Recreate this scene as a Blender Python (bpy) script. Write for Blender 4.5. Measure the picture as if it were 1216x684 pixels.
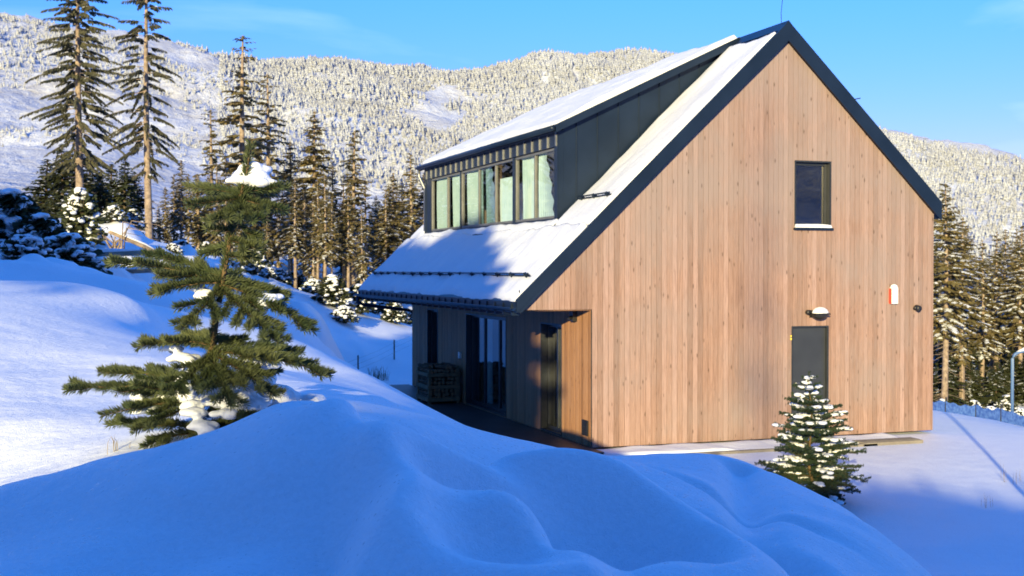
import bpy, math, random
import numpy as np
from mathutils import Vector, Matrix, noise as mnoise
R = math.radians
for o in list(bpy.data.objects): bpy.data.objects.remove(o)
scene = bpy.context.scene
COL = scene.collection

# ------------------------------------------------------------------ camera
FPX, YAW, PITCH = 1471.65, R(19.314), R(-0.864)
CAM = np.array([-8.619, -20.286, 3.172])
cam_data = bpy.data.cameras.new('camera'); cam = bpy.data.objects.new('camera', cam_data); COL.objects.link(cam)
cam.location = CAM; cam.rotation_euler = (R(90) + PITCH, 0, -YAW)
cam_data.sensor_width = 36; cam_data.lens = FPX / 1216 * 36
cam_data.clip_start = 0.05; cam_data.clip_end = 9000
cam_data.dof.use_dof = True; cam_data.dof.focus_distance = 3.7; cam_data.dof.aperture_fstop = 11
scene.camera = cam

# ------------------------------------------------------------------ world, sun, exposure
SUN_AZ = R(32.8)          # horizontal travel direction of the light, from +Y towards +X
SUN_EL = math.atan(0.189)
world = bpy.data.worlds.new('World'); scene.world = world; world.use_nodes = True
nt = world.node_tree; nt.nodes.clear()
def N(t, typ, **kw):
    n = t.nodes.new(typ)
    for k, v in kw.items(): setattr(n, k, v)
    return n
sky = N(nt, 'ShaderNodeTexSky', sky_type='NISHITA', sun_disc=False)
sky.sun_elevation = SUN_EL; sky.sun_rotation = math.pi + SUN_AZ
sky.altitude = 900; sky.air_density = 1.0; sky.dust_density = 0.0; sky.ozone_density = 3.0
hs = N(nt, 'ShaderNodeHueSaturation'); hs.inputs['Saturation'].default_value = 1.25
tc = N(nt, 'ShaderNodeTexCoord'); mp = N(nt, 'ShaderNodeMapping'); mp.inputs['Scale'].default_value = (1.2, 3.0, 9)
mp.inputs['Rotation'].default_value = (0, 0.35, 0.6)
nz = N(nt, 'ShaderNodeTexNoise'); nz.inputs['Scale'].default_value = 1.6; nz.inputs['Detail'].default_value = 7; nz.inputs['Distortion'].default_value = .6
cr = N(nt, 'ShaderNodeMapRange'); cr.inputs['From Min'].default_value = .52; cr.inputs['From Max'].default_value = .85; cr.inputs['To Max'].default_value = .35
mx = N(nt, 'ShaderNodeMixRGB'); mx.inputs['Color2'].default_value = (4.6, 5.6, 6.6, 1)
bg = N(nt, 'ShaderNodeBackground'); bg.inputs['Strength'].default_value = 0.14
wo = N(nt, 'ShaderNodeOutputWorld')
L = nt.links.new
L(sky.outputs[0], hs.inputs['Color']); L(tc.outputs['Generated'], mp.inputs[0]); L(mp.outputs[0], nz.inputs[0]); L(nz.outputs[0], cr.inputs[0])
tint = N(nt, 'ShaderNodeMixRGB', blend_type='MULTIPLY'); tint.inputs[0].default_value = 1; tint.inputs[2].default_value = (.72, .92, 1.30, 1)
L(hs.outputs[0], tint.inputs[1]); L(cr.outputs[0], mx.inputs[0]); sepz = N(nt, 'ShaderNodeSeparateXYZ'); L(tc.outputs['Generated'], sepz.inputs[0])
hz = N(nt, 'ShaderNodeMapRange'); hz.inputs['From Min'].default_value = .08; hz.inputs['From Max'].default_value = .6; L(sepz.outputs[2], hz.inputs[0])
hc = N(nt, 'ShaderNodeMixRGB'); hc.inputs[1].default_value = (.93, .50, .57, 1); hc.inputs[2].default_value = (1.06, 1.56, 1.68, 1); L(hz.outputs[0], hc.inputs[0])
hm = N(nt, 'ShaderNodeMixRGB', blend_type='MULTIPLY'); hm.inputs[0].default_value = 1; L(tint.outputs[0], hm.inputs[1]); L(hc.outputs[0], hm.inputs[2])
# added dimming of the sunward sky, so snow slopes facing the camera fall darker
vd = N(nt, 'ShaderNodeVectorMath', operation='DOT_PRODUCT'); L(tc.outputs['Generated'], vd.inputs[0]); vd.inputs[1].default_value = (-math.sin(SUN_AZ), -math.cos(SUN_AZ), 0.0)
vr = N(nt, 'ShaderNodeMapRange'); vr.inputs['From Min'].default_value = -.1; vr.inputs['From Max'].default_value = .9; vr.inputs['To Min'].default_value = 1.0; vr.inputs['To Max'].default_value = .22; L(vd.outputs['Value'], vr.inputs[0])
vm = N(nt, 'ShaderNodeVectorMath', operation='SCALE'); L(hm.outputs[0], vm.inputs[0]); L(vr.outputs[0], vm.inputs['Scale'])
L(vm.outputs[0], mx.inputs[1]); L(mx.outputs[0], bg.inputs[0]); L(bg.outputs[0], wo.inputs[0])
sd = bpy.data.lights.new('sun', 'SUN'); sd.energy = 5.0; sd.angle = R(0.5); sd.color = (1.0, 0.82, 0.42)
sun = bpy.data.objects.new('sun', sd); COL.objects.link(sun)
SDIR = Vector((math.sin(SUN_AZ) * math.cos(SUN_EL), math.cos(SUN_AZ) * math.cos(SUN_EL), -math.sin(SUN_EL)))
sun.rotation_euler = SDIR.to_track_quat('-Z', 'Y').to_euler(); sun.location = (-40, -60, 40)
vs = scene.view_settings; scene.display_settings.display_device = 'sRGB'
vs.view_transform = 'Standard'; vs.look = 'None'; vs.gamma = 1; vs.use_curve_mapping = False; vs.exposure = 0.95
scene.render.engine = 'CYCLES'; scene.render.resolution_x = 1024; scene.render.resolution_y = 576

# ------------------------------------------------------------------ helpers
def W(px, py, D):
    """photo pixel and distance -> world point"""
    r = (px - 608) / FPX; u = (342 - py) / FPX
    F = math.cos(PITCH) - u * math.sin(PITCH); Z = math.sin(PITCH) + u * math.cos(PITCH)
    k = D / F
    return Vector((CAM[0] + (F * math.sin(YAW) + r * math.cos(YAW)) * k, CAM[1] + (F * math.cos(YAW) - r * math.sin(YAW)) * k, CAM[2] + Z * k))

def tag(o, label=None, cat=None, group=None, kind=None):
    if label: o['label'] = label
    if cat: o['category'] = cat
    if group: o['group'] = group
    if kind: o['kind'] = kind
    return o
def empty(name, loc=(0, 0, 0), rz=0, label=None, cat=None, group=None):
    o = bpy.data.objects.new(name, None); COL.objects.link(o); o.location = loc; o.rotation_euler = (0, 0, rz)
    o.empty_display_size = .3
    return tag(o, label, cat, group)

class MB:
    def __init__(s): s.v = []; s.f = []; s.m = []
    def add(s, vs_, fs_, mi=0):
        b = len(s.v); s.v += [tuple(p) for p in vs_]; s.f += [tuple(b + i for i in f) for f in fs_]; s.m += [mi] * len(fs_)
    def box(s, x0, x1, y0, y1, z0, z1, mi=0):
        s.add([(x0,y0,z0),(x1,y0,z0),(x1,y1,z0),(x0,y1,z0),(x0,y0,z1),(x1,y0,z1),(x1,y1,z1),(x0,y1,z1)],
              [(0,3,2,1),(4,5,6,7),(0,1,5,4),(1,2,6,5),(2,3,7,6),(3,0,4,7)], mi)
    def hexa(s, p, mi=0):   # 8 points, bottom ring then top ring
        s.add(p, [(0,3,2,1),(4,5,6,7),(0,1,5,4),(1,2,6,5),(2,3,7,6),(3,0,4,7)], mi)
    def prism_y(s, prof, y0, y1, mi=0):   # profile in XZ, extruded on Y
        n = len(prof)
        s.add([(x, y0, z) for x, z in prof] + [(x, y1, z) for x, z in prof],
              [tuple(range(n)), tuple(range(2*n-1, n-1, -1))] + [(i, i+n, (i+1) % n + n, (i+1) % n) for i in range(n)], mi)
    def tube(s, pts, rad, n=8, mi=0, cap=True):
        pts = [Vector(p) for p in pts]; rr = rad if hasattr(rad, '__len__') else [rad] * len(pts)
        rings = []; up = Vector((0, 0, 1))
        for i, p in enumerate(pts):
            d = (pts[min(i+1, len(pts)-1)] - pts[max(i-1, 0)]).normalized()
            a = d.cross(up if abs(d.z) < .9 else Vector((1, 0, 0))).normalized(); b = d.cross(a)
            rings.append([p + (a * math.cos(2*math.pi*k/n) + b * math.sin(2*math.pi*k/n)) * rr[i] for k in range(n)])
        vv = [q for r_ in rings for q in r_]; ff = []
        for i in range(len(pts)-1):
            for k in range(n): ff.append((i*n+k, i*n+(k+1) % n, (i+1)*n+(k+1) % n, (i+1)*n+k))
        if cap: ff.append(tuple(range(n-1, -1, -1))); ff.append(tuple((len(pts)-1)*n+k for k in range(n)))
        s.add(vv, ff, mi)
    def build(s, name, mats, parent=None, smooth=False, bevel=0):
        me = bpy.data.meshes.new(name); me.from_pydata(s.v, [], s.f); 
        for m in (mats if isinstance(mats, (list, tuple)) else [mats]): me.materials.append(m)
        me.polygons.foreach_set('material_index', s.m)
        if smooth: me.polygons.foreach_set('use_smooth', [True] * len(s.f))
        me.update()
        o = bpy.data.objects.new(name, me); COL.objects.link(o)
        if parent: o.parent = parent
        if bevel:
            b = o.modifiers.new('bevel', 'BEVEL'); b.width = bevel; b.segments = 2; b.limit_method = 'ANGLE'
        return o
def mesh_np(name, V, F, mats, parent=None, smooth=False, mi=None):
    """fast mesh from numpy: V (n,3), F list of equal-size polys (m,k)"""
    me = bpy.data.meshes.new(name); F = np.asarray(F, np.int32); k = F.shape[1]
    me.vertices.add(len(V)); me.vertices.foreach_set('co', np.asarray(V, np.float32).ravel())
    me.loops.add(F.size); me.loops.foreach_set('vertex_index', F.ravel())
    me.polygons.add(len(F)); me.polygons.foreach_set('loop_start', np.arange(0, F.size, k, dtype=np.int32))
    try: me.polygons.foreach_set('loop_total', np.full(len(F), k, np.int32))
    except Exception: pass
    for m in (mats if isinstance(mats, (list, tuple)) else [mats]): me.materials.append(m)
    if mi is not None: me.polygons.foreach_set('material_index', np.asarray(mi, np.int32))
    if smooth: me.polygons.foreach_set('use_smooth', np.ones(len(F), bool))
    me.update(calc_edges=True); me.validate()
    o = bpy.data.objects.new(name, me); COL.objects.link(o)
    if parent: o.parent = parent
    return o
def copy_tree(o, parent=None):
    c = o.copy(); COL.objects.link(c); c.parent = parent
    for ch in [q for q in KIDS.get(o.name, [])]: copy_tree(ch, c)
    return c
KIDS = {}
def reg(o):
    for ch in o.children: KIDS.setdefault(o.name, []).append(ch)

# ------------------------------------------------------------------ materials
def mat(name, color=(.5,.5,.5), rough=.6, metal=0, spec=.5):
    m = bpy.data.materials.new(name); m.use_nodes = True; b = m.node_tree.nodes['Principled BSDF']
    b.inputs['Base Color'].default_value = (*color, 1); b.inputs['Roughness'].default_value = rough
    b.inputs['Metallic'].default_value = metal; b.inputs['Specular IOR Level'].default_value = spec
    return m, m.node_tree, b
def noise_node(t, scale, detail=4, vec=None, rough=.5, dist=0):
    n = N(t, 'ShaderNodeTexNoise'); n.inputs['Scale'].default_value = scale; n.inputs['Detail'].default_value = detail
    n.inputs['Roughness'].default_value = rough; n.inputs['Distortion'].default_value = dist
    if vec is not None: t.links.new(vec, n.inputs['Vector'])
    return n
def ramp(t, fac, stops):
    r = N(t, 'ShaderNodeValToRGB'); e = r.color_ramp.elements
    while len(e) < len(stops): e.new(.5)
    for i, (p, c) in enumerate(stops): e[i].position = p; e[i].color = (*c, 1) if len(c) == 3 else c
    t.links.new(fac, r.inputs[0]); return r
def math_n(t, op, a, b=None):
    n = N(t, 'ShaderNodeMath', operation=op)
    for i, q in enumerate((a, b)):
        if q is None: continue
        if isinstance(q, (int, float)): n.inputs[i].default_value = q
        else: t.links.new(q, n.inputs[i])
    return n.outputs[0]
def simple(name, c1, c2, scale=8, rough=.6, metal=0, bump=.0, spec=.5, bscale=None, detail=5, coord='Object'):
    m, t, b = mat(name, c1, rough, metal, spec)
    co = N(t, 'ShaderNodeTexCoord'); v = co.outputs[coord]
    n = noise_node(t, scale, detail, v)
    r = ramp(t, n.outputs[0], [(.35, c1), (.65, c2)]); t.links.new(r.outputs[0], b.inputs['Base Color'])
    if bump:
        n2 = noise_node(t, bscale or scale * 4, 5, v); bp = N(t, 'ShaderNodeBump'); bp.inputs['Strength'].default_value = bump; bp.inputs['Distance'].default_value = .02
        t.links.new(n2.outputs[0], bp.inputs['Height']); t.links.new(bp.outputs[0], b.inputs['Normal'])
    return m
def snow_mat(name, fine=True, base=(.80,.85,.92), rocky=False):
    m, t, b = mat(name, base, .55, 0, .35)
    co = N(t, 'ShaderNodeTexCoord'); v = co.outputs['Object']
    n1 = noise_node(t, 2.2, 3, v); n2 = noise_node(t, 28, 4, v, .6); n3 = noise_node(t, 260, 2, v, .6)
    h = math_n(t, 'MULTIPLY', n1.outputs[0], .022); h2 = math_n(t, 'MULTIPLY', n2.outputs[0], .006); h3 = math_n(t, 'MULTIPLY', n3.outputs[0], .0022 if fine else 0.0)
    s = math_n(t, 'ADD', math_n(t, 'ADD', h, h2), h3)
    bp = N(t, 'ShaderNodeBump'); bp.inputs['Strength'].default_value = .9; bp.inputs['Distance'].default_value = 1.0
    t.links.new(s, bp.inputs['Height']); t.links.new(bp.outputs[0], b.inputs['Normal'])
    # sparkling crystals: a few cells are glossy
    if fine:
        vo = N(t, 'ShaderNodeTexVoronoi'); vo.inputs['Scale'].default_value = 190; t.links.new(v, vo.inputs['Vector'])
        g = math_n(t, 'GREATER_THAN', N(t, 'ShaderNodeSeparateColor').outputs[0], .985)
        sc = t.nodes[-2] if False else [q for q in t.nodes if q.bl_idname == 'ShaderNodeSeparateColor'][0]
        t.links.new(vo.outputs['Color'], sc.inputs[0])
        rr = N(t, 'ShaderNodeMapRange'); rr.inputs['To Min'].default_value = .6; rr.inputs['To Max'].default_value = .18; t.links.new(g, rr.inputs[0])
        t.links.new(rr.outputs[0], b.inputs['Roughness'])
    gn = noise_node(t, 85, 3, v, .7); rm = ramp(t, gn.outputs[0], [(.35, tuple(q*.94 for q in base)), (.62, base)]); t.links.new(rm.outputs[0], b.inputs['Base Color'])
    return m
M = {}
M['snow'] = snow_mat('snow'); M['roof_snow'] = snow_mat('roof_snow_crust', True, (.70,.74,.81)); M['snow_far'] = snow_mat('snow_clumps', False, (.76,.80,.86))
def wood_mat(name, axis, tone, grey, greyamt):
    m, t, b = mat(name, tone, .62, 0, .25)
    co = N(t, 'ShaderNodeTexCoord'); v = co.outputs['Object']
    sp = N(t, 'ShaderNodeSeparateXYZ'); t.links.new(v, sp.inputs[0])
    idx = math_n(t, 'FLOOR', math_n(t, 'DIVIDE', sp.outputs[axis], .105))
    wn = N(t, 'ShaderNodeTexWhiteNoise', noise_dimensions='1D'); t.links.new(idx, wn.inputs['W'])
    # stretched coordinates, shifted per board
    cb = N(t, 'ShaderNodeCombineXYZ')
    t.links.new(sp.outputs[axis], cb.inputs[0]); t.links.new(math_n(t, 'MULTIPLY', idx, 3.71), cb.inputs[1])
    t.links.new(math_n(t, 'ADD', math_n(t, 'MULTIPLY', sp.outputs[2], 1.0), math_n(t, 'MULTIPLY', wn.outputs[0], 37.0)), cb.inputs[2])
    mpn = N(t, 'ShaderNodeMapping'); mpn.inputs['Scale'].default_value = (26, 1, 1.3); t.links.new(cb.outputs[0], mpn.inputs[0])
    grain = noise_node(t, 2.2, 6, mpn.outputs[0], .65, .6)
    c = lambda k: tuple(x * k for x in tone)
    r = ramp(t, wn.outputs[0], [(0, c(.72)), (.35, c(.92)), (.7, (tone[0]*1.04, tone[1]*1.08, tone[2]*1.14)), (1, (tone[0]*1.14, tone[1]*1.22, tone[2]*1.36))])
    g = N(t, 'ShaderNodeMixRGB', blend_type='MULTIPLY'); g.inputs[0].default_value = .75
    gr = ramp(t, grain.outputs[0], [(.3, (.55,.5,.46)), (.62, (1.1,1.1,1.1))])
    t.links.new(r.outputs[0], g.inputs[1]); t.links.new(gr.outputs[0], g.inputs[2])
    # silvered weathering in big soft patches; the greyer top also paints in soft shade
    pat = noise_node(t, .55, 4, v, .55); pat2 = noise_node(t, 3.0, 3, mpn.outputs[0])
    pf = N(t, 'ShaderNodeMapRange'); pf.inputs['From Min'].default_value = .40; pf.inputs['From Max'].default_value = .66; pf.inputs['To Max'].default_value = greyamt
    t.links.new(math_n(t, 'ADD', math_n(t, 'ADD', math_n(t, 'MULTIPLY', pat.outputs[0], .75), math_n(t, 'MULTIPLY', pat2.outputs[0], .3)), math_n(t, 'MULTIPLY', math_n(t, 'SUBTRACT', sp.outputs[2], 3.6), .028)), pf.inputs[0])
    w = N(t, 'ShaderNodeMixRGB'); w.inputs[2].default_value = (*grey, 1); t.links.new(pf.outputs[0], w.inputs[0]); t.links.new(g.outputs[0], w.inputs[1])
    # knots
    mk = N(t, 'ShaderNodeMapping'); mk.inputs['Scale'].default_value = (9.5, 1, 2.6); t.links.new(cb.outputs[0], mk.inputs[0])
    vo = N(t, 'ShaderNodeTexVoronoi'); vo.inputs['Scale'].default_value = 1.0; vo.inputs['Randomness'].default_value = 1; t.links.new(mk.outputs[0], vo.inputs['Vector'])
    kf = N(t, 'ShaderNodeMapRange'); kf.inputs['From Min'].default_value = .145; kf.inputs['From Max'].default_value = .05; kf.inputs['To Min'].default_value = 0; kf.inputs['To Max'].default_value = .8
    t.links.new(vo.outputs['Distance'], kf.inputs[0])
    k = N(t, 'ShaderNodeMixRGB'); k.inputs[2].default_value = (.05,.028,.016,1); t.links.new(kf.outputs[0], k.inputs[0]); t.links.new(w.outputs[0], k.inputs[1])
    t.links.new(k.outputs[0], b.inputs['Base Color'])
    bp = N(t, 'ShaderNodeBump'); bp.inputs['Strength'].default_value = .35; bp.inputs['Distance'].default_value = .004; t.links.new(grain.outputs[0], bp.inputs['Height']); t.links.new(bp.outputs[0], b.inputs['Normal'])
    return m
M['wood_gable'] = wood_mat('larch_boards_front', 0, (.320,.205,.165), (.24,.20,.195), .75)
M['wood_side'] = wood_mat('larch_boards_side', 1, (.36,.185,.09), (.27,.20,.155), .35)
M['metal'] = simple('anthracite_metal', (.006,.016,.036), (.010,.023,.050), 1.5, .42, .35, .06, .5, 3)
M['metal_light'] = simple('zinc_metal', (.22,.23,.24), (.30,.31,.32), 5, .35, .8)
M['frame'] = simple('dark_window_frame', (.018,.022,.027), (.026,.030,.036), 6, .35, 0, .02)
M['frame_side'] = simple('grey_window_frame', (.10,.105,.105), (.13,.135,.135), 6, .4, 0, .02)
M['slate'] = simple('slate_door_panel', (.026,.030,.038), (.034,.040,.050), 2, .4, 0, .03)
M['dark'] = simple('dark_interior', (.02,.022,.024), (.03,.032,.035), 2, .9)
M['room'] = simple('interior_plaster', (.20,.20,.19), (.25,.25,.24), 2, .9)
M['curtain'] = simple('mint_curtain_cloth', (.42,.55,.53), (.50,.62,.60), 3, .85, 0, .05)
M['deck'] = simple('wet_dark_paving', (.030,.030,.034), (.055,.052,.055), 1.6, .5, 0, .3, .5, 12)
M['concrete'] = simple('concrete_edge', (.16,.14,.12), (.22,.20,.17), 6, .8, 0, .3)
M['bark'] = simple('spruce_bark', (.17,.13,.10), (.34,.27,.21), 5, .9, 0, .6, .2, 14)
M['bark_dark'] = simple('dark_bark', (.07,.05,.035), (.13,.095,.065), 6, .9, 0, .6, .2, 14)
M['twig'] = simple('young_bark', (.07,.05,.025), (.15,.10,.05), 30, .8, 0, .3, .2, 120)
M['rawwood'] = simple('raw_timber', (.30,.22,.13), (.42,.31,.19), 9, .8, 0, .2)
M['crate'] = simple('weathered_crate_timber', (.13,.10,.055), (.20,.15,.085), 9, .85, 0, .3)
M['log_end'] = simple('split_log_wood', (.28,.20,.11), (.12,.08,.045), 22, .85, 0, .3)
M['white'] = simple('white_plastic', (.72,.72,.70), (.78,.78,.76), 4, .4)
M['red'] = simple('red_plastic', (.62,.06,.04), (.66,.08,.05), 4, .4)
M['yellow'] = simple('yellow_sticker', (.65,.5,.05), (.7,.55,.07), 4, .5)
M['black'] = simple('black_plastic', (.012,.012,.013), (.02,.02,.02), 9, .4)
M['bluesteel'] = simple('blue_painted_steel', (.06,.13,.30), (.08,.16,.34), 9, .5)
M['mesh'] = simple('snow_crusted_netting', (.03,.10,.42), (.10,.22,.60), 14, .8, 0, .5)
M['grass'] = simple('dry_grass', (.16,.13,.07), (.26,.20,.10), 9, .9)
def glass_mat(name='window_glass', f0=.05, pw=4.0):
    m = bpy.data.materials.new(name); m.use_nodes = True; t = m.node_tree; t.nodes.clear()
    o = N(t, 'ShaderNodeOutputMaterial'); mixs = N(t, 'ShaderNodeMixShader'); tr = N(t, 'ShaderNodeBsdfTransparent'); gl = N(t, 'ShaderNodeBsdfGlossy')
    tr.inputs[0].default_value = (.82,.88,.90,1); gl.inputs['Roughness'].default_value = .012
    ge = N(t, 'ShaderNodeNewGeometry'); dt = N(t, 'ShaderNodeVectorMath', operation='DOT_PRODUCT'); t.links.new(ge.outputs['Normal'], dt.inputs[0]); t.links.new(ge.outputs['Incoming'], dt.inputs[1])
    c_ = math_n(t, 'SUBTRACT', 1.0, math_n(t, 'ABSOLUTE', dt.outputs['Value'])); frv = math_n(t, 'ADD', math_n(t, 'MULTIPLY', math_n(t, 'POWER', c_, pw), .95-f0), f0)
    nz_ = N(t, 'ShaderNodeTexNoise'); nz_.inputs['Scale'].default_value = 1.3; bp = N(t, 'ShaderNodeBump'); bp.inputs['Strength'].default_value = .04; bp.inputs['Distance'].default_value = .02
    t.links.new(nz_.outputs[0], bp.inputs['Height']); t.links.new(bp.outputs[0], gl.inputs['Normal'])
    t.links.new(frv, mixs.inputs[0]); t.links.new(tr.outputs[0], mixs.inputs[1]); t.links.new(gl.outputs[0], mixs.inputs[2]); t.links.new(mixs.outputs[0], o.inputs[0])
    return m
M['glass'] = glass_mat(); M['glass_coated'] = glass_mat('coated_glass', .14, 2.6)
def needle_mat(name, c1, c2, scale, tr=.25):
    m, t, b = mat(name, c1, .6, 0, .25)
    co = N(t, 'ShaderNodeTexCoord'); n = noise_node(t, scale, 4, co.outputs['Object'])
    oi = N(t, 'ShaderNodeObjectInfo')
    r = ramp(t, n.outputs[0], [(.3, c1), (.7, c2)])
    hv = N(t, 'ShaderNodeHueSaturation'); t.links.new(r.outputs[0], hv.inputs['Color'])
    mr = N(t, 'ShaderNodeMapRange'); mr.inputs['To Min'].default_value = .8; mr.inputs['To Max'].default_value = 1.25; t.links.new(oi.outputs['Random'], mr.inputs[0]); t.links.new(mr.outputs[0], hv.inputs['Value'])
    t.links.new(hv.outputs[0], b.inputs['Base Color'])
    if tr > 0:
        tl = N(t, 'ShaderNodeBsdfTranslucent'); ms = N(t, 'ShaderNodeMixShader'); ms.inputs[0].default_value = tr; t.links.new(hv.outputs[0], tl.inputs[0])
        out = t.nodes['Material Output']; t.links.new(b.outputs[0], ms.inputs[1]); t.links.new(tl.outputs[0], ms.inputs[2]); t.links.new(ms.outputs[0], out.inputs[0])
    return m
M['needles'] = needle_mat('spruce_foliage', (.085,.080,.035), (.23,.18,.080), 1.1)
M['needles_dark'] = needle_mat('dark_spruce_foliage', (.028,.040,.020), (.065,.072,.032), 1.5)
M['needles_tall'] = needle_mat('tall_spruce_foliage', (.040,.046,.030), (.115,.110,.065), 1.3)
M['needles_hero'] = needle_mat('sapling_needles', (.045,.072,.032), (.135,.155,.065), 9)
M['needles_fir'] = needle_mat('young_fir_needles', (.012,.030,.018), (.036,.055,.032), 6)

# ------------------------------------------------------------------ terrain: one height function sampled from surveyed points
def vnoise(x, y, seed=0):
    xi = np.floor(x).astype(np.int64); yi = np.floor(y).astype(np.int64); fx = x - xi; fy = y - yi
    def h(a, b):
        n = (a * 374761393 + b * 668265263 + seed * 974634777) & 0xffffffff
        n = ((n ^ (n >> 13)) * 1274126177) & 0xffffffff
        return ((n ^ (n >> 16)) & 0xffff) / 65535.0
    u = fx*fx*fx*(fx*(fx*6-15)+10); v = fy*fy*fy*(fy*(fy*6-15)+10)
    return (h(xi,yi)*(1-u)+h(xi+1,yi)*u)*(1-v) + (h(xi,yi+1)*(1-u)+h(xi+1,yi+1)*u)*v - .5
def fbm(x, y, sc, octv=4, seed=0, gain=.5):
    s = 0; a = 1
    for k in range(octv):
        s = s + a * vnoise(x / sc * 2**k + 17.3*k, y / sc * 2**k - 9.1*k, seed + k); a *= gain
    return s
PTS = []   # (theta, ln D, slope (z-camz)/D)
def pz(px, D, z): PTS.append((math.atan((px-608)/FPX), math.log(D), (z - CAM[2]) / D))
def pp(px, py, D):
    w = W(px, py, D); d = math.hypot(w.x-CAM[0], w.y-CAM[1]); PTS.append((math.atan((px-608)/FPX), math.log(d), (w.z - CAM[2]) / d))
def pw(x, y, z):
    dx, dy = x-CAM[0], y-CAM[1]; th = math.atan2(dx, dy) - YAW; th = (th + math.pi) % (2*math.pi) - math.pi
    PTS.append((th, math.log(math.hypot(dx, dy)), (z - CAM[2]) / math.hypot(dx, dy)))
for px in (-600, 0, 608, 1216, 1900): pz(px, .8, 2.62); pz(px, 1.3, 2.60)
for px in (-300, 0, 200, 380): pp(px, 690, 1.95)
pp(560, 850, 1.95); pp(700, 815, 1.95); pp(850, 810, 1.95); pp(470, 740, 1.95); pp(980, 800, 1.95)
# first crest
for px, py in ((-250,650),(-100,612),(0,577),(60,562),(130,543),(200,530),(260,516),(300,498),(340,481),(390,478),(425,483)): pp(px, py, 2.7)
for px, py in ((-100,606),(0,575),(60,560),(110,547),(170,537),(228,533),(290,520)): pp(px, py, 3.45)
for q in ((50,500,4.1),(140,500,4.1),(60,430,5.4),(150,425,5.5),(-150,490,4.3),(60,375,7.0)): pp(*q)
pp(220, 480, 4.5); pp(300, 458, 4.9); pp(380, 462, 4.6); pp(240, 425, 6); pp(290,438,5.6)
for px, py in ((-150,325),(0,334),(70,334),(130,346),(165,360),(190,385),(205,410)): pp(px, py, 8.5)
for px, z in ((-100,2.95),(0,2.85),(100,2.7),(180,2.5)): pz(px, 12, z)
for q in ((0,322,17),(60,326,17),(130,335,17),(200,352,17),(250,375,15),(300,388,16),(340,392,18),(385,402,20)): pp(*q)
for q in ((0,316,22),(95,312,22),(50,300,30),(100,300,30),(180,302,33),(250,333,33),(330,352,38),(390,368,45),(440,371,55),(490,374,60),(380,395,40),(440,398,44),(480,408,42)): pp(*q)
for q in ((96,286,45),(178,302,45),(250,318,50),(350,346,60),(450,352,62),(560,355,64),(0,278,45)): pp(*q)
for px, cy in ((-100,612),(0,577),(60,562),(130,543),(200,530),(260,516),(300,498),(340,484),(390,480),(425,484)): pp(px, cy+68, 2.28); pp(px, cy+9, 3.08); pp(px, cy+4, 2.85); pp(px, cy+13, 2.52)
for px in (320,350,380,410,440): pp(px, 492, 3.5)
for px in (330,360,400): pp(px, 470, 4.3)
# bank that hides the terrace
for q in ((300,399,9.5),(360,416,9.5),(420,440,8.8),(470,465,8.2),(520,490,7.6),(560,508,7.2),(600,522,6.8),(640,534,6.5),(700,547,6.1),(760,551,5.8),(820,539,5.4),(880,547,5.0),(930,571,4.6),(980,597,4.2),(1040,628,3.9),(1100,682,3.6),(1160,750,3.4)): pp(*q); pp(q[0], q[1]+5, q[2]*1.17); pp(q[0], q[1]+60, q[2]*1.5)
for q in ((500,505,4.6),(560,525,5.0),(600,536,4.6),(660,548,4.5),(700,554,4.6),(780,556,4.5),(450,470,5.0)): pp(*q)
# hollow right of the first crest, second mound, front lobe
pp(445,490,2.85); pp(490,505,3.3); pp(456,545,2.85); pp(440,575,2.6); pp(478,592,2.82); pp(505,608,2.7); pp(455,612,2.55); pp(520,556,3.2); pp(485,540,3.1)
for px, py in ((530,580),(560,567),(620,558),(700,563),(760,580),(820,605),(880,641),(930,690)): pp(px, py+(58 if px < 850 else 20), 2.6)
for px, py in ((560,567),(620,558),(700,563),(760,580),(820,605)): pp(px, py+50, 2.85)
for px, z in ((560,2.60),(640,2.55),(720,2.53),(800,2.49),(860,2.45)): pz(px, 3.15, z)
pp(884,590,3.9); pp(884,625,3.35); pz(908, 3.1, 2.46); pp(850,575,3.9); pp(930,620,3.6); pp(960,650,3.35)
for px, py in ((540,618),(600,614),(650,628),(678,655),(694,690)): pp(px, py+125, 2.15)
pp(725,730,2.3); pp(735,770,2.05); pp(770,705,2.42); pp(820,755,2.2)
pp(1000,700,2.9); pz(1216,3.0,2.15); pz(1400,3,2.2)
# drop to the house plot
for px in (480,600,700,800,900,1000): pz(px, 8.6 if px > 600 else 10.5, 1.7 if px < 850 else 1.2)
for px in (480,600,700,800,900,1000,1100,1216,1350): pz(px, 12.6, .05 if px > 560 else .5)
for px in (1100,1216,1350): pz(px, 5.5, 1.4); pz(px, 8, .7)
for px in (340,400,440): pz(px, 13, 1.9); pz(px, 20, .75)
for x, y in ((-2.4,-1),(0,-1.2),(3.6,-1.2),(7.5,-1.2),(8.5,3),(9,8),(8.5,13),(4,13.5),(0,14),(-2.6,13),(-2.6,9),(-2.8,4),(3,-5),(0,-5),(6,-4),(3,6),(5,10),(1,1),(1,10),(6,2)): pw(x, y, -.07)
for x, y, z in ((-4,4,.0),(-4.2,9,.12),(-3.6,13,.2),(-1,16,.3),(12,-2,-.12),(11,3,-.25),(8,-7,-.05),(14,8,-.9)): pw(x, y, z)
pp(1110,489,31); pp(1160,496,30); pp(1216,508,28); pp(1300,522,27)
for px in (1000,1100,1216,1350): pz(px, 60, -3.3)
for px in (620,760): pz(px, 60, .4)
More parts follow.
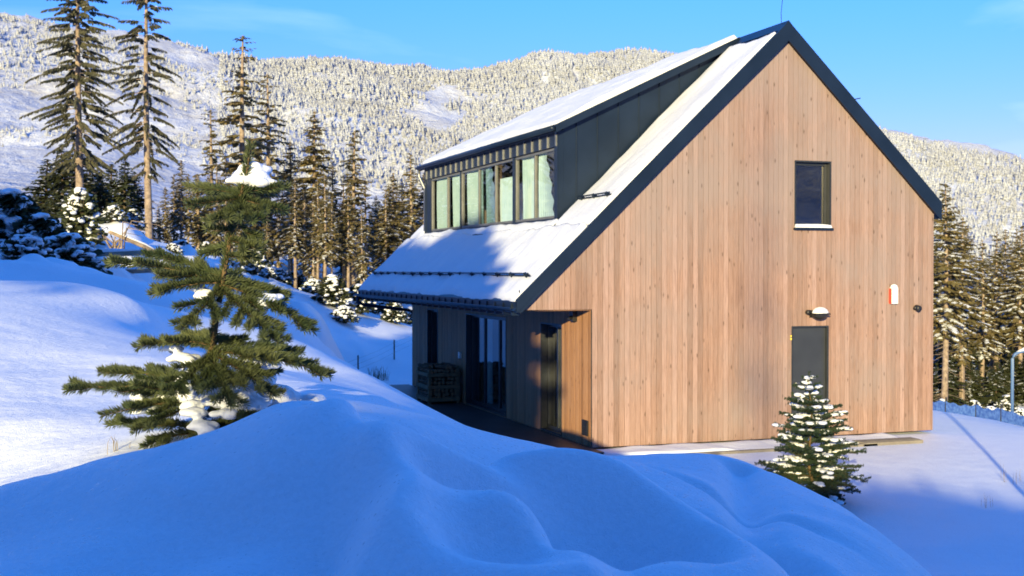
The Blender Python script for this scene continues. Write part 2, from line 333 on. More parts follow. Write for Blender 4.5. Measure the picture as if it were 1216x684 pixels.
# ground behind the camera rises to a wooded crest
SH = np.array([math.sin(SUN_AZ), math.cos(SUN_AZ)]); PH = np.array([math.cos(SUN_AZ), -math.sin(SUN_AZ)])
def au(a, u): return tuple(SH * a + PH * u)
for u in (-14,-6,-1,2,5,8,14,22):
    pw(*au(-30,u), 3.0); pw(*au(-37,u), 4.0 if u > -1 else 3.2); pw(*au(-45,u), 7.55 if u > 1 else 4.8); pw(*au(-52,u), 8.0 if u > 1 else 5.5); pw(*au(-75,u), 8)
for th, D, z in ((-1.2,2.5,2.7),(1.2,2.5,2.3),(-1.2,10,3.1),(1.2,10,1.4),(-1.2,40,5),(1.2,40,-1.5),(-.7,40,5),(.8,40,-2),(2,10,2.0),(2,40,1),(-2,12,3),(-2,40,5.5),(-.7,10,3.1),(.7,10,.4)):
    PTS.append((th, math.log(D), (z-CAM[2])/D))
# hills
for q in ((0,266,80),(150,270,80),(300,305,90),(450,325,95),(600,330,95),(800,350,95)): pp(*q)
for q in ((0,238,150),(200,250,150),(350,285,150),(500,305,150)): pp(*q)
for q in ((0,200,250),(200,215,250),(400,285,250),(650,300,250),(850,320,250)): pp(*q)
for q in ((0,130,520),(200,150,520),(400,190,520),(560,215,520),(700,200,520),(850,220,520)): pp(*q)
RIDGE1 = ((-200,5),(-60,12),(0,20),(60,26),(150,40),(210,54),(260,71),(300,81),(340,90),(380,86),(420,96),(470,109),(495,114),(530,124))
for px, py in RIDGE1: pp(px, py, 900); pp(px, py+45, 1150)
for px, py in ((560,103),(620,98),(660,86),(700,75),(740,66),(780,68),(820,75),(880,95),(950,125)): pp(px, py, 1100); pp(px, py+45, 1400)
for px in (960,1050,1130,1216,1300): pp(px, 440, 120); pp(px, 400, 250)
for px, py in ((1000,280),(1080,290),(1150,295),(1216,310),(1300,320)): pp(px, py, 520)
for px, py in ((1010,145),(1055,165),(1100,178),(1150,194),(1190,210),(1216,222),(1300,250)): pp(px, py, 850); pp(px, py+38, 1050)
for px, py in ((1040,158),(1080,166),(1120,170),(1150,176),(1185,182),(1216,189),(1300,205)): pp(px, py, 1700); pp(px, py+40, 2200)
for px in (-200,200,600,900): pp(px, 160, 2200)
for th in (-2.6,-1.8,-1.1,1.1,1.8,2.6): PTS.append((th, math.log(900), .12)); PTS.append((th, math.log(250), .05)); PTS.append((th, math.log(2300), .06))
P_ = np.array(PTS); ext = [P_]
for s_ in (-1, 1):
    q = P_.copy(); q[:, 0] += s_ * 2 * math.pi; ext.append(q[np.abs(q[:, 0]) < 4.4])
P_ = np.vstack(ext)
def _phi(r2): return np.where(r2 > 1e-12, .5 * r2 * np.log(r2 + 1e-12), 0)
_n = len(P_); d2 = (P_[:, None, 0]-P_[None, :, 0])**2 + (P_[:, None, 1]-P_[None, :, 1])**2
A = np.zeros((_n+3, _n+3)); A[:_n, :_n] = _phi(d2) + np.eye(_n) * 2e-5; A[:_n, _n] = 1; A[:_n, _n+1:] = P_[:, :2]; A[_n:, :_n] = A[:_n, _n:].T
SOL = np.linalg.solve(A, np.concatenate([P_[:, 2], np.zeros(3)]))
def slope_f(th, v):
    out = np.empty(th.size); th = th.ravel(); v = v.ravel()
    for i in range(0, th.size, 20000):
        a, b = th[i:i+20000], v[i:i+20000]
        out[i:i+20000] = _phi((a[:, None]-P_[None, :, 0])**2 + (b[:, None]-P_[None, :, 1])**2) @ SOL[:_n] + SOL[_n] + SOL[_n+1]*a + SOL[_n+2]*b
    return out
def sstep(a, b, x): t = np.clip((x-a)/(b-a), 0, 1); return t*t*(3-2*t)
HOLES = [(478,592,2.85,.24,.14,-.9,.22),(738,668,2.3,.20,.12,-1.2,.18),(898,645,3.1,.22,.09,-1.25,.13),(884,600,3.7,.30,.05,-1.15,.04),(560,600,2.5,.35,.06,-.5,.025),(600,690,2.0,.2,.1,-.3,.03)]
def _pl(pts): return np.array([tuple(W(*q))[:2] for q in pts])
TRENCH = [(_pl([(478,596,2.86),(500,604,2.82),(520,592,2.86),(560,574,2.90),(620,562,2.95),(700,567,2.95),(760,584,2.90),(820,610,2.85),(880,646,2.78),(935,700,2.6)]), .15, .09),
          (_pl([(530,636,2.30),(570,624,2.32),(620,622,2.32),(665,636,2.26),(702,662,2.2),(716,710,2.08)]), .13, .07),
          (_pl([(878,550,5.0),(886,575,4.2),(889,605,3.6),(893,632,3.25),(908,652,3.05),(935,700,2.75)]), .07, .07),
          (_pl([(100,700,1.95),(250,640,2.1),(330,640,2.1),(380,690,1.95)]), .03, .10)]
HUMPS = [(tuple(W(700,640,2.18))[:2], .43, .58, .17), (tuple(W(560,690,1.78))[:2], .25, .48, .085), (tuple(W(1000,640,3.3))[:2], .35, .5, .03), (tuple(W(330,560,2.45))[:2], .35, .25, .02)]
HC = {(h[0], h[1]): tuple(W(*h[:3]))[:2] for h in HOLES}
def height(x, y):
    x = np.atleast_1d(np.asarray(x, float)); y = np.atleast_1d(np.asarray(y, float)); sh = x.shape
    dx, dy = x.ravel()-CAM[0], y.ravel()-CAM[1]; D = np.maximum(np.hypot(dx, dy), .3)
    th = np.arctan2(dx, dy) - YAW; th = (th + math.pi) % (2*math.pi) - math.pi
    z = CAM[2] + slope_f(th, np.log(D)) * D
    X, Y = x.ravel(), y.ravel()
    # house plot is levelled
    ins = sstep(3.0, .6, np.maximum(np.maximum(-2.3-X, X-8.2), np.maximum(-1.6-Y, Y-13.4)))
    z = z*(1-ins) + (-.06)*ins
    near = sstep(60, 3, D)
    z = z + fbm(X, Y, .5, 3, 3) * .010 * sstep(1, 4, D) * (1-ins) + fbm(X, Y, 2.0, 3, 5) * .10 * sstep(9, 16, D) * (1-ins) * (1 - .6*sstep(-2, 4, X)) \
        + fbm(X, Y, 7, 4, 7) * .5 * sstep(35, 80, D) + fbm(X, Y, 60, 5, 9) * 14 * sstep(150, 600, D)
    # small snowed-over lumps at the wood's edge on the left
    lump = np.maximum(fbm(X, Y, .9, 3, 21), 0) * .55 * sstep(15, 19, D) * sstep(60, 45, D) * sstep(2, -4, X) * (1-ins)
    # hollows between the snowed-over humps in the foreground
    for px, py, D0, r1, r2, ang, dp in HOLES:
        c = HC[(px, py)]; ex, ey = X-c[0], Y-c[1]; ca, sa = math.cos(ang), math.sin(ang); p = (ex*ca+ey*sa)/r1; q = (-ex*sa+ey*ca)/r2
        z = z - dp*np.exp(-(p*p+q*q)**1.3)
    sel = np.where(D < 7)[0]
    if len(sel):
        px_, py_ = X[sel], Y[sel]
        for pl, dp, sg in TRENCH:
            best = np.full(len(sel), 1e9)
            for a, b_ in zip(pl[:-1], pl[1:]):
                ab = b_-a; tt = np.clip(((px_-a[0])*ab[0]+(py_-a[1])*ab[1])/(ab@ab), 0, 1); best = np.minimum(best, np.hypot(px_-a[0]-tt*ab[0], py_-a[1]-tt*ab[1]))
            z[sel] -= dp*np.exp(-(best/sg)**2)
        z[sel] += fbm(px_, py_, .16, 3, 41)*.006
        for (c, rx, ry, hh) in HUMPS:
            ex, ey = px_-c[0], py_-c[1]; lat = ex*math.cos(YAW)-ey*math.sin(YAW); fwd = ex*math.sin(YAW)+ey*math.cos(YAW)
            z[sel] += hh*sstep(1.12, .66, np.hypot(lat/rx, fwd/ry) + .03*np.sin(7*lat+3*fwd))
    return (z + lump).reshape(sh)
def gz(x, y): return float(height(x, y)[0])
def polar(name, ths, lnds, m):
    T, V = np.meshgrid(ths, lnds); D = np.exp(V); X = CAM[0] + D*np.sin(T+YAW); Y = CAM[1] + D*np.cos(T+YAW)
    Z = height(X, Y); nr, nc = T.shape; idx = np.arange(nr*nc).reshape(nr, nc)
    F = np.stack([idx[:-1,:-1], idx[:-1,1:], idx[1:,1:], idx[1:,:-1]], -1).reshape(-1, 4)
    return mesh_np(name, np.stack([X, Y, Z], -1).reshape(-1, 3), F[:, ::-1], m, smooth=True)
fine = np.linspace(-.46, .46, 420); side = np.linspace(.46, math.pi, 90)[1:]
ths = np.concatenate([-side[::-1], fine, side])
g = polar('snow_ground', ths, np.concatenate([np.arange(math.log(.35), math.log(1.6), .03), np.arange(math.log(1.6), math.log(6), .0055), np.arange(math.log(6), math.log(130)+.001, .0125)]), M['snow']); tag(g, kind='structure')

# hills with frosted woods and clearings
mh, t, b = mat('snowy_hillside', (.5,.5,.5), .9, 0, .1)
co = N(t, 'ShaderNodeTexCoord'); n1 = noise_node(t, .012, 8, co.outputs['Object'], .65); n2 = noise_node(t, .16, 5, co.outputs['Object'], .7)
ad = math_n(t, 'ADD', math_n(t, 'MULTIPLY', n1.outputs[0], .5), math_n(t, 'MULTIPLY', n2.outputs[0], .55))
r = ramp(t, ad, [(.36, (.36,.37,.40)), (.47, (.52,.55,.62)), (.6, (.60,.66,.78))]); t.links.new(r.outputs[0], b.inputs['Base Color'])
bp = N(t, 'ShaderNodeBump'); bp.inputs['Strength'].default_value = 1; bp.inputs['Distance'].default_value = 2.5; t.links.new(n2.outputs[0], bp.inputs['Height']); t.links.new(bp.outputs[0], b.inputs['Normal'])
fine2 = np.linspace(-.5, .5, 420); side2 = np.linspace(.5, math.pi, 50)[1:]
hl = polar('hills', np.concatenate([-side2[::-1], fine2, side2]), np.arange(math.log(128), math.log(2600), .012), mh); tag(hl, kind='structure')

# far-off frosted wood on the hills: one mass nobody could count
def hill_forest():
    rg = np.random.default_rng(5); n = 85000
    th = rg.uniform(-.47, .47, n*2); D = np.sqrt(rg.uniform(420**2, 1250**2, n*2)); far = rg.random(n*2) < .12; D[far] = rg.uniform(1300, 1750, far.sum())
    X = CAM[0] + D*np.sin(th+YAW); Y = CAM[1] + D*np.cos(th+YAW)
    px = 608 + FPX*np.tan(th)
    dens = fbm(X, Y, 90, 4, 31) + .25
    dens = dens + np.where(px < 260, -.28, .2) - .9*np.exp(-((px-520)**2/900. + (D-800)**2/15000.))
    keep = dens > rg.uniform(-.25, .35, n*2)
    X, Y, D, px = X[keep][:n], Y[keep][:n], D[keep][:n], px[keep][:n]; m = len(X)
    Z = height(X, Y) - .6
    H = rg.uniform(1.6, 5.6, m) * (.75 + .5*sstep(400, 1000, D)) * np.where((px < 260), rg.uniform(.3, .9, m), 1) * np.where(D > 1300, 1.2, 1); Rr = H * rg.uniform(.24, .42, m)
    # unit tree: three ragged tiers of six-point skirts
    vs_, fs_ = [], []
    for k, (z0, z1, r_) in enumerate(((.08, .55, 1), (.34, .8, .72), (.6, 1.0, .42))):
        b0 = len(vs_)
        for j in range(6):
            a = j*math.pi/3 + k*.5; rr = r_ * (1 if j % 2 else .72); vs_.append((math.cos(a)*rr, math.sin(a)*rr, z0 - (.04 if j % 2 else 0)))
        vs_.append((0, 0, z1))
        fs_ += [(b0+j, b0+(j+1) % 6, b0+6) for j in range(6)]
    U = np.array(vs_); F = np.array(fs_)
    rot = rg.uniform(0, 6.28, m); c, s = np.cos(rot), np.sin(rot)
    jit = 1 + rg.uniform(-.4, .4, (m, len(U)))
    VX = X[:, None] + (U[:, 0]*c[:, None] - U[:, 1]*s[:, None]) * Rr[:, None] * jit
    VY = Y[:, None] + (U[:, 0]*s[:, None] + U[:, 1]*c[:, None]) * Rr[:, None] * jit
    VZ = Z[:, None] + U[:, 2] * H[:, None]
    V = np.stack([VX, VY, VZ], -1).reshape(-1, 3); FF = (F[None] + (np.arange(m)*len(U))[:, None, None]).reshape(-1, 3)
    mt, t, b = mat('frosted_conifers', (.4,.38,.32), .9, 0, .1)
    co = N(t, 'ShaderNodeTexCoord'); a1 = noise_node(t, .35, 3, co.outputs['Object'], .7); a2 = noise_node(t, .015, 5, co.outputs['Object'])
    ad = math_n(t, 'ADD', math_n(t, 'MULTIPLY', a1.outputs[0], .65), math_n(t, 'MULTIPLY', a2.outputs[0], .35))
    r = ramp(t, ad, [(.32, (.24,.245,.25)), (.43, (.36,.38,.41)), (.57, (.46,.50,.57))]); t.links.new(r.outputs[0], b.inputs['Base Color'])
    o = mesh_np('hillside_forest', V, FF, mt); tag(o, 'pale frosted conifer wood covering the far hillsides', 'forest', kind='stuff')
hill_forest()

# ------------------------------------------------------------------ the house
HW, HL = 7.29, 12.56
AX, AZ, SL = 3.926, 7.77, .957
rz_ = lambda x: AZ - SL * abs(x - AX)
house = empty('house', (0, 0, 0), 0, 'modern timber-clad house with steep dark metal roof and long dormer', 'house')
def clad(name, axis, out, s0, s1, zb, zt, holes, mats, cuts=(), bw=.105, gap=.006, depth=.022, seed=1):
    """boards along an axis; out = +1/-1 times the inward direction; outer face at 0"""
    rg = random.Random(seed); m = MB(); nb = math.floor(s0 / bw)
    xs = []
    while nb * bw < s1: xs.append((max(s0, nb*bw), min(s1, (nb+1)*bw))); nb += 1
    allc = sorted(set(list(cuts) + [h[0] for h in holes] + [h[1] for h in holes]))
    for a, b_ in xs:
        off = rg.uniform(0, .004)
        seg = [a] + [c for c in allc if a + .002 < c < b_ - .002] + [b_]
        for i in range(len(seg)-1):
            p, q = seg[i], seg[i+1]; mid = (p+q)/2
            P0 = p + (gap/2 if i == 0 else 0); Q0 = q - (gap/2 if i == len(seg)-2 else 0)
            iv = [(zb(mid), None)]
            z = zb(mid); out_iv = []
            for h in sorted([h for h in holes if h[0] < mid < h[1]], key=lambda h: h[2]):
                if h[2] > z + .01: out_iv.append((z, h[2]))
                z = h[3]
            out_iv.append((z, None))
            for z0, z1 in out_iv:
                t0 = zt(P0) if z1 is None else z1; t1 = zt(Q0) if z1 is None else z1
                y0, y1 = off, depth
                if axis == 0: m.hexa([(P0,y0,z0),(Q0,y0,z0),(Q0,y1,z0),(P0,y1,z0),(P0,y0,t0),(Q0,y0,t1),(Q0,y1,t1),(P0,y1,t0)])
                else: m.hexa([(y0,Q0,z0),(y0,P0,z0),(y1,P0,z0),(y1,Q0,z0),(y0,Q0,t1),(y0,P0,t0),(y1,P0,t0),(y1,Q0,t1)])
    return m.build(name, mats, house)
def backing(m, axis, s0, s1, zb, zt, holes, cuts, d0, d1, mi=0):
    c = sorted(set([s0, s1] + [q for q in list(cuts) + [h[0] for h in holes] + [h[1] for h in holes] if s0 < q < s1]))
    for p, q in zip(c[:-1], c[1:]):
        mid = (p+q)/2; z = zb(mid); iv = []
        for h in sorted([h for h in holes if h[0] < mid < h[1]], key=lambda h: h[2]):
            if h[2] > z + .01: iv.append((z, h[2]))
            z = h[3]
        iv.append((z, None))
        for z0, z1 in iv:
            t0 = zt(p) if z1 is None else z1; t1 = zt(q) if z1 is None else z1
            if axis == 0: m.hexa([(p,d0,z0),(q,d0,z0),(q,d1,z0),(p,d1,z0),(p,d0,t0),(q,d0,t1),(q,d1,t1),(p,d1,t0)], mi)
            else: m.hexa([(d0,q,z0),(d0,p,z0),(d1,p,z0),(d1,q,z0),(d0,q,t1),(d0,p,t0),(d1,p,t0),(d1,q,t1)], mi)
WING = -1.317; H1 = 2.46
GH = [(4.128, 4.931, 3.927, 5.225), (4.074, 4.886, 0.0, 2.1)]
SHO = [(1.469, 2.595, 0.02, 2.13), (4.691, 7.6, 0.02, 2.14), (9.996, 11.01, .12, 2.15)]
under = lambda x: rz_(x) - .30
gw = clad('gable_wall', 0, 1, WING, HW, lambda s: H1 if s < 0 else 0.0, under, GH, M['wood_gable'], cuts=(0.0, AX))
m = MB(); backing(m, 0, WING+.004, HW-.004, lambda s: H1+.004 if s < 0 else 0.0, lambda x: under(x)-.01, GH, (0.0, AX), .0225, .06)
backing(m, 0, .023, HW-.02, lambda s: 0.0, lambda x: under(x)-.01, GH, (AX,), .0605, .30, 0)
m.build('wall_lining', M['dark'], gw)
sw = clad('side_wall', 1, 1, .0225, HL, lambda s: 0.0, lambda s: 3.5, SHO, M['wood_side'], seed=3)
m = MB(); backing(m, 1, .061, HL-.01, lambda s: 0.0, lambda s: 3.45, SHO, (), .0225, .30); m.build('wall_lining', M['dark'], sw)
m = MB(); m.box(HW-.3, HW, .031, HL-.3, -.0, 3.95); m.build('right_wall', M['wood_side'], house)
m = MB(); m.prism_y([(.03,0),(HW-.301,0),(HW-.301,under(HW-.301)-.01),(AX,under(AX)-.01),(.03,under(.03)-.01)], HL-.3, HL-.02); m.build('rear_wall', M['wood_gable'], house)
m = MB(); m.box(.301, HW-.301, .301, HL-.301, .002, .05); m.box(.301, HW-.301, .301, HL-.301, 2.6, 2.85)
m.box(.9, 1.02, .31, HL-.31, .051, 2.59, 0); m.build('room_floor', M['room'], house)
m = MB(); m.box(WING+.03, -.002, .062, HL, H1-.02, H1+.002, 0); m.build('soffit', M['wood_side'], house)
# roof slabs with the dormer left open
TH = .29
def slab(m, x0, x1, y0, y1, dz=0, th=TH, f=rz_):
    m.hexa([(x0,y0,f(x0)-th+dz),(x1,y0,f(x1)-th+dz),(x1,y1,f(x1)-th+dz),(x0,y1,f(x0)-th+dz),(x0,y0,f(x0)+dz),(x1,y0,f(x1)+dz),(x1,y1,f(x1)+dz),(x0,y1,f(x0)+dz)])
LE, RE, YN, YF = -1.464, 7.389, -.10, 12.72
DW = .10                       # dormer window wall
DY0, DY1 = 1.85, 11.45         # dormer cheeks
m = MB(); EB = 2.42; ex_ = AX-(AZ-EB-TH)/SL
m.prism_y([(LE,EB),(ex_,EB),(DW+.02,rz_(DW+.02)-TH),(DW+.02,rz_(DW+.02)),(LE,rz_(LE))][::-1], YN, YF); slab(m, DW+.02, AX, YN, DY0+.06); slab(m, DW+.02, AX, DY1-.06, YF); slab(m, 3.55, AX, DY0+.06, DY1-.06); slab(m, AX, RE, YN, YF)
mr = m; m = MB()   # fine edge strip and standing seams
for a, b_ in ((LE, AX), (AX, RE)):
    for y in (YN,):
        m.hexa([(a,y-.012,max(rz_(a)-.33,2.41 if a < 0 else 0)),(b_,y-.012,rz_(b_)-.33),(b_,y-.002,rz_(b_)-.33),(a,y-.002,max(rz_(a)-.33,2.41 if a < 0 else 0)),(a,y-.012,rz_(a)+.035),(b_,y-.012,rz_(b_)+.035),(b_,y+.05,rz_(b_)+.035),(a,y+.05,rz_(a)+.035)])
mr.v and None
vt = m; m = mr
for k in range(28):
    y = .12 + k*.46
    if y > YF: break
    m.box(LE-.022, LE-.002, y, y+.022, EB+.0, rz_(LE)-.03)
    m.box(LE-.012, LE+.14, y-.012, y+.034, EB-.055, EB-.003)
for k in range(14): m.hexa([(AX+.05,.4+k*.9,rz_(AX+.05)),(RE,.4+k*.9,rz_(RE)),(RE,.42+k*.9,rz_(RE)),(AX+.05,.42+k*.9,rz_(AX+.05)),(AX+.05,.4+k*.9,rz_(AX+.05)+.03),(RE,.4+k*.9,rz_(RE)+.03),(RE,.42+k*.9,rz_(RE)+.03),(AX+.05,.42+k*.9,rz_(AX+.05)+.03)])
roof = m.build('roof', M['metal'], house); vt.build('verge_trim', M['metal'], roof)

def snow_slab(name, parent, f, x0, x1, y0, y1, th, res=.06, en=.05, seed=1, er=.12, groove=None):
    """snow lying on a plane z=f(x): rounded, slightly ragged edges"""
    nx = max(4, int((x1-x0)*1.4/res)); ny = max(4, int((y1-y0)/res))
    xs = np.linspace(x0, x1, nx+1); ys = np.linspace(y0, y1, ny+1); X, Y = np.meshgrid(xs, ys, indexing='ij')
    ex = fbm(Y, X*0, .5, 4, seed)*en; ey = fbm(X, Y*0, .5, 4, seed+9)*en
    tx = (X-x0)/(x1-x0); ty = (Y-y0)/(y1-y0)
    X2 = X + ex*np.abs(2*tx-1)**3; Y2 = Y + ey*np.abs(2*ty-1)**3
    e = np.minimum(np.minimum((X-x0)*1.38, (x1-X)*1.38), np.minimum(Y-y0, y1-Y)); e = np.clip(e/er, 0, 1)
    prof = np.sqrt(np.clip(1-(1-e)**2, 0, 1))
    tz = th*prof*(1 + fbm(X, Y, .9, 4, seed+3)*.9)
    if groove is not None: tz = tz*groove(X, Y)
    Fz = np.vectorize(f)(X2); V = np.stack([X2, Y2, Fz+.004+tz], -1).reshape(-1, 3); Vb = np.stack([X2, Y2, Fz+.002], -1).reshape(-1, 3)
    idx = np.arange((nx+1)*(ny+1)).reshape(nx+1, ny+1); F = np.stack([idx[:-1,:-1], idx[1:,:-1], idx[1:,1:], idx[:-1,1:]], -1).reshape(-1, 4)
    n = len(V); ring = np.concatenate([idx[:,0], idx[-1,1:], idx[-2::-1,-1], idx[0,-2:0:-1]])
    S = np.stack([ring, ring+n, np.roll(ring,-1)+n, np.roll(ring,-1)], -1)
    return mesh_np(name, np.vstack([V, Vb]), np.vstack([F, F[:, ::-1]+n, S]), M['roof_snow' if parent else 'snow'], parent, smooth=True)
seam_g = lambda X, Y: 1 - .10*np.exp(-(((Y % .46)-.23)/.03)**2)
snow_slab('roof_snow', roof, rz_, LE+.02, DW-.16, -.02, YF-.05, .085, .06, .05, 1, groove=seam_g)
snow_slab('roof_snow', roof, rz_, DW-.17, 3.72, .0, DY0-.06, .07, .05, .06, 4, groove=seam_g)
snow_slab('roof_snow', roof, rz_, DW-.17, 3.72, DY1+.1, YF-.05, .07, .08, .05, 6)

# gutter, downpipe, snow guards
m = MB(); gx, gzv = LE-.06, rz_(LE)-.10
ring = [(gx+.065*math.cos(a), gzv+.065*math.sin(a)) for a in [math.pi + i*math.pi/8 for i in range(9)]]
for (xa, za), (xb, zb_) in zip(ring[:-1], ring[1:]):
    sx, sz = (gx-xa)*.06, (gzv-za)*.06
    m.hexa([(xa,YN,za),(xb,YN,zb_),(xb,YF,zb_),(xa,YF,za),(xa+sx,YN,za+sz+.003),(xb+sx,YN,zb_+sz+.003),(xb+sx,YF,zb_+sz+.003),(xa+sx,YF,za+sz+.003)])
gut = m.build('gutter', M['metal'], house)
m = MB(); m.tube([(LE-.06,YF-.25,2.43),(LE-.06,YF-.25,2.30),(LE+.10,YF-.25,2.22),(-.12,HL-.02,2.06),(.12,HL+.08,1.98),(.12,HL+.08,-.05)], .05, 10); m.build('downpipe', M['metal'], house, smooth=True)
def guard(x, y0, y1, posts, name='snow_guard'):
    m = MB(); z = rz_(x)
    nx, nz_ = -SL/math.hypot(1, SL), 1/math.hypot(1, SL)
    for h in (.07, .125): m.tube([(x+nx*h, y0, z+nz_*h), (x+nx*h, y1, z+nz_*h)], .016, 6)
    for k in range(posts):
        y = y0 + .15 + (y1-y0-.3)*k/(posts-1)
        m.hexa([(x-.03,y-.012,rz_(x-.03)),(x+.05,y-.012,rz_(x+.05)),(x+.05,y+.012,rz_(x+.05)),(x-.03,y+.012,rz_(x-.03)),(x+nx*.14-.03,y-.012,z+nz_*.14-.015),(x+nx*.14+.015,y-.012,z+nz_*.14+.015),(x+nx*.14+.015,y+.012,z+nz_*.14+.015),(x+nx*.14-.03,y+.012,z+nz_*.14-.015)])
    return m.build(name, M['metal'], house)
guard(-1.05, .22, 12.4, 16); guard(.47, .12, 1.62, 3)
m = MB(); m.tube([(AX-.02,.12,7.78),(AX-.02,.13,8.0),(AX+.08,.2,8.5)], .006, 5); m.build('lightning_rod', M['black'], house)
m = MB(); m.tube([(5.45,-.02,rz_(5.45)),(5.45,-.02,rz_(5.45)+.12),(5.56,-.02,rz_(5.45)+.14)], .012, 5); m.build('roof_hook', M['black'], house)
m = MB(); m.tube([(LE+.1,.02,rz_(LE+.1)),(LE+.1,.02,rz_(LE+.1)+.10)], .01, 5); m.build('eave_pin', M['black'], house)
m = MB(); m.prism_y([(AX-.16,rz_(AX-.16)+.02),(AX+.16,rz_(AX+.16)+.02),(AX,AZ+.05)], YN-.01, YF); m.build('ridge_cap', M['metal'], house)

# dormer
DSL = .481; df = lambda x: 7.83 - DSL * (AX - x)
EX = -.04
m = MB()
m.hexa([(EX,DY0-.18,df(EX)-.15),(AX-.02,DY0-.18,df(AX-.02)-.15),(AX-.02,DY1+.15,df(AX-.02)-.15),(EX,DY1+.15,df(EX)-.15),(EX,DY0-.18,df(EX)),(AX-.02,DY0-.18,df(AX-.02)),(AX-.02,DY1+.15,df(AX-.02)),(EX,DY1+.15,df(EX))])
dr = m.build('dormer_roof', M['metal'], house)
m = MB(); m.tube([(EX-.055,DY0-.17,df(EX)-.07),(EX-.055,DY1+.14,df(EX)-.07)], .055, 10); m.build('dormer_gutter', M['metal'], dr, smooth=True)
snow_slab('dormer_snow', dr, df, EX+.03, AX-.03, DY0-.13, DY1+.1, .085, .07, .05, 12, .1)
m = MB(); zt = df(DW)-.152
m.box(DW-.05, DW+.08, DY0, DY1, 5.53, zt)                         # band above the windows
for y0 in (DY0, DY1-.10):                                          # cheeks
    xs = np.linspace(DW-.05 if y0 == DY0 else DW, 3.75, 2)
    a, b_ = DW+.081, 3.70
    m.hexa([(a,y0,rz_(a)-.05),(b_,y0,rz_(b_)-.05),(b_,y0+.10,rz_(b_)-.05),(a,y0+.10,rz_(a)-.05),(a,y0,df(a)-.152),(b_,y0,df(b_)-.152),(b_,y0+.10,df(b_)-.152),(a,y0+.10,df(a)-.152)])
    m.box(DW-.05, DW+.08, y0 if y0 != DY0 else y0+.0, y0+.10, rz_(DW-.05)-.05, 5.529)
for k in range(22):
    y = DY0+.02+k*.445
    if y < DY1: m.box(DW-.078, DW-.051, y, y+.02, 5.535, zt-.002, 1)
for k in range(8):
    x = DW+.35+k*.44
    if x < 3.5 and df(x)-.16 > rz_(x)+.05: m.box(x, x+.016, DY0-.022, DY0-.001, rz_(x)-.02, df(x)-.155)
m.box(DW-.05, DW-.03, DY0-.014, DY0-.001, rz_(DW), zt)
dm = m.build('dormer', [M['metal'], M['metal_light']], house)
zb = rz_(DW)+.02
m = MB(); m.hexa([(DW-.22,DY0-.12,rz_(DW-.22)+.0),(DW-.02,DY0-.12,rz_(DW-.22)+.0),(DW-.02,DY1+.12,rz_(DW-.22)),(DW-.22,DY1+.12,rz_(DW-.22)),(DW-.22,DY0-.12,rz_(DW-.22)+.05),(DW-.02,DY0-.12,rz_(DW)+.03),(DW-.02,DY1+.12,rz_(DW)+.03),(DW-.22,DY1+.12,rz_(DW-.22)+.05)])
m.build('sill_flashing', M['metal'], dm)
snow_slab('sill_snow', dm, lambda x: rz_(DW-.22)+.05+(x-DW+.22)*.85, DW-.21, DW-.03, DY0-.1, DY1+.05, .055, .045, .04, 15, .05)
m = MB(); m.tube([(EX-.03,DY1+.1,df(EX)-.10),(EX-.03,DY1+.1,df(EX)-.3),(DW-.02,DY1+.06,5.30),(DW-.02,DY1+.06,rz_(DW)+.08)], .04, 10)
m.build('dormer_downpipe', M['metal_light'], house, smooth=True)

def curtain(parent, fix, s0, s1, z0, z1, amp=.025, wl=.11, axis='x', s0t=None, seed=0):
    """wavy hanging cloth in a plane x=fix (axis x) or y=fix; top edge may be narrower (drawn aside)"""
    n = max(12, int(abs(s1-s0)/.012)); V = []; F = []; rg = random.Random(seed); ph = rg.uniform(0, 6)
    rows = 9
    for j in range(rows):
        tz = j/(rows-1)
        for i in range(n+1):
            a0 = s0 + ((s0t - s0)*tz if s0t is not None else 0)
            s = a0 + (s1-a0)*i/n; w = fix + amp*math.sin(ph + s*2*math.pi/wl + .7*math.sin(s*9)) + .01*math.sin(tz*3+s*5)
            z = z0+(z1-z0)*tz; V.append((w, s, z) if axis == 'x' else (s, w, z))
    for j in range(rows-1):
        for i in range(n): a = j*(n+1)+i; F.append((a, a+1, a+n+2, a+n+1))
    return mesh_np('curtain', V, F, M['curtain'], parent, smooth=True)
def window(name, axis, fix, s0, s1, z0, z1, mull=(), fw=.06, dep=.07, fm='frame', parent=house):
    """frame (one mesh) with glass pane as child; outer face at fix, going inwards"""
    m = MB()
    def bx(a, b_, c, d, e0=0, e1=dep):
        if axis == 'x': m.box(fix+e0, fix+e1, a, b_, c, d)
        else: m.box(a, b_, fix+e0, fix+e1, c, d)
    bx(s0, s1, z0, z0+fw); bx(s0, s1, z1-fw, z1); bx(s0, s0+fw, z0+fw, z1-fw); bx(s1-fw, s1, z0+fw, z1-fw)
    for q in mull: bx(q-fw*.6, q+fw*.6, z0+fw, z1-fw, .004, dep-.004)
    fr = m.build(name, M[fm], parent, bevel=.004)
    es = [s0+fw] + list(mull) + [s1-fw]; m2 = MB()
    for a, b_ in zip(es[:-1], es[1:]):
        a2 = a + (fw*.6 if a != es[0] else 0); b2 = b_ - (fw*.6 if b_ != es[-1] else 0)
        if axis == 'x': m2.add([(fix+dep*.5,a2,z0+fw),(fix+dep*.5,b2,z0+fw),(fix+dep*.5,b2,z1-fw),(fix+dep*.5,a2,z1-fw)], [(0,3,2,1)])
        else: m2.add([(a2,fix+dep*.5,z0+fw),(b2,fix+dep*.5,z0+fw),(b2,fix+dep*.5,z1-fw),(a2,fix+dep*.5,z1-fw)], [(0,1,2,3)])
    m2.build('pane', M['glass' if 'dormer' in name else 'glass_coated'], fr)
    return fr
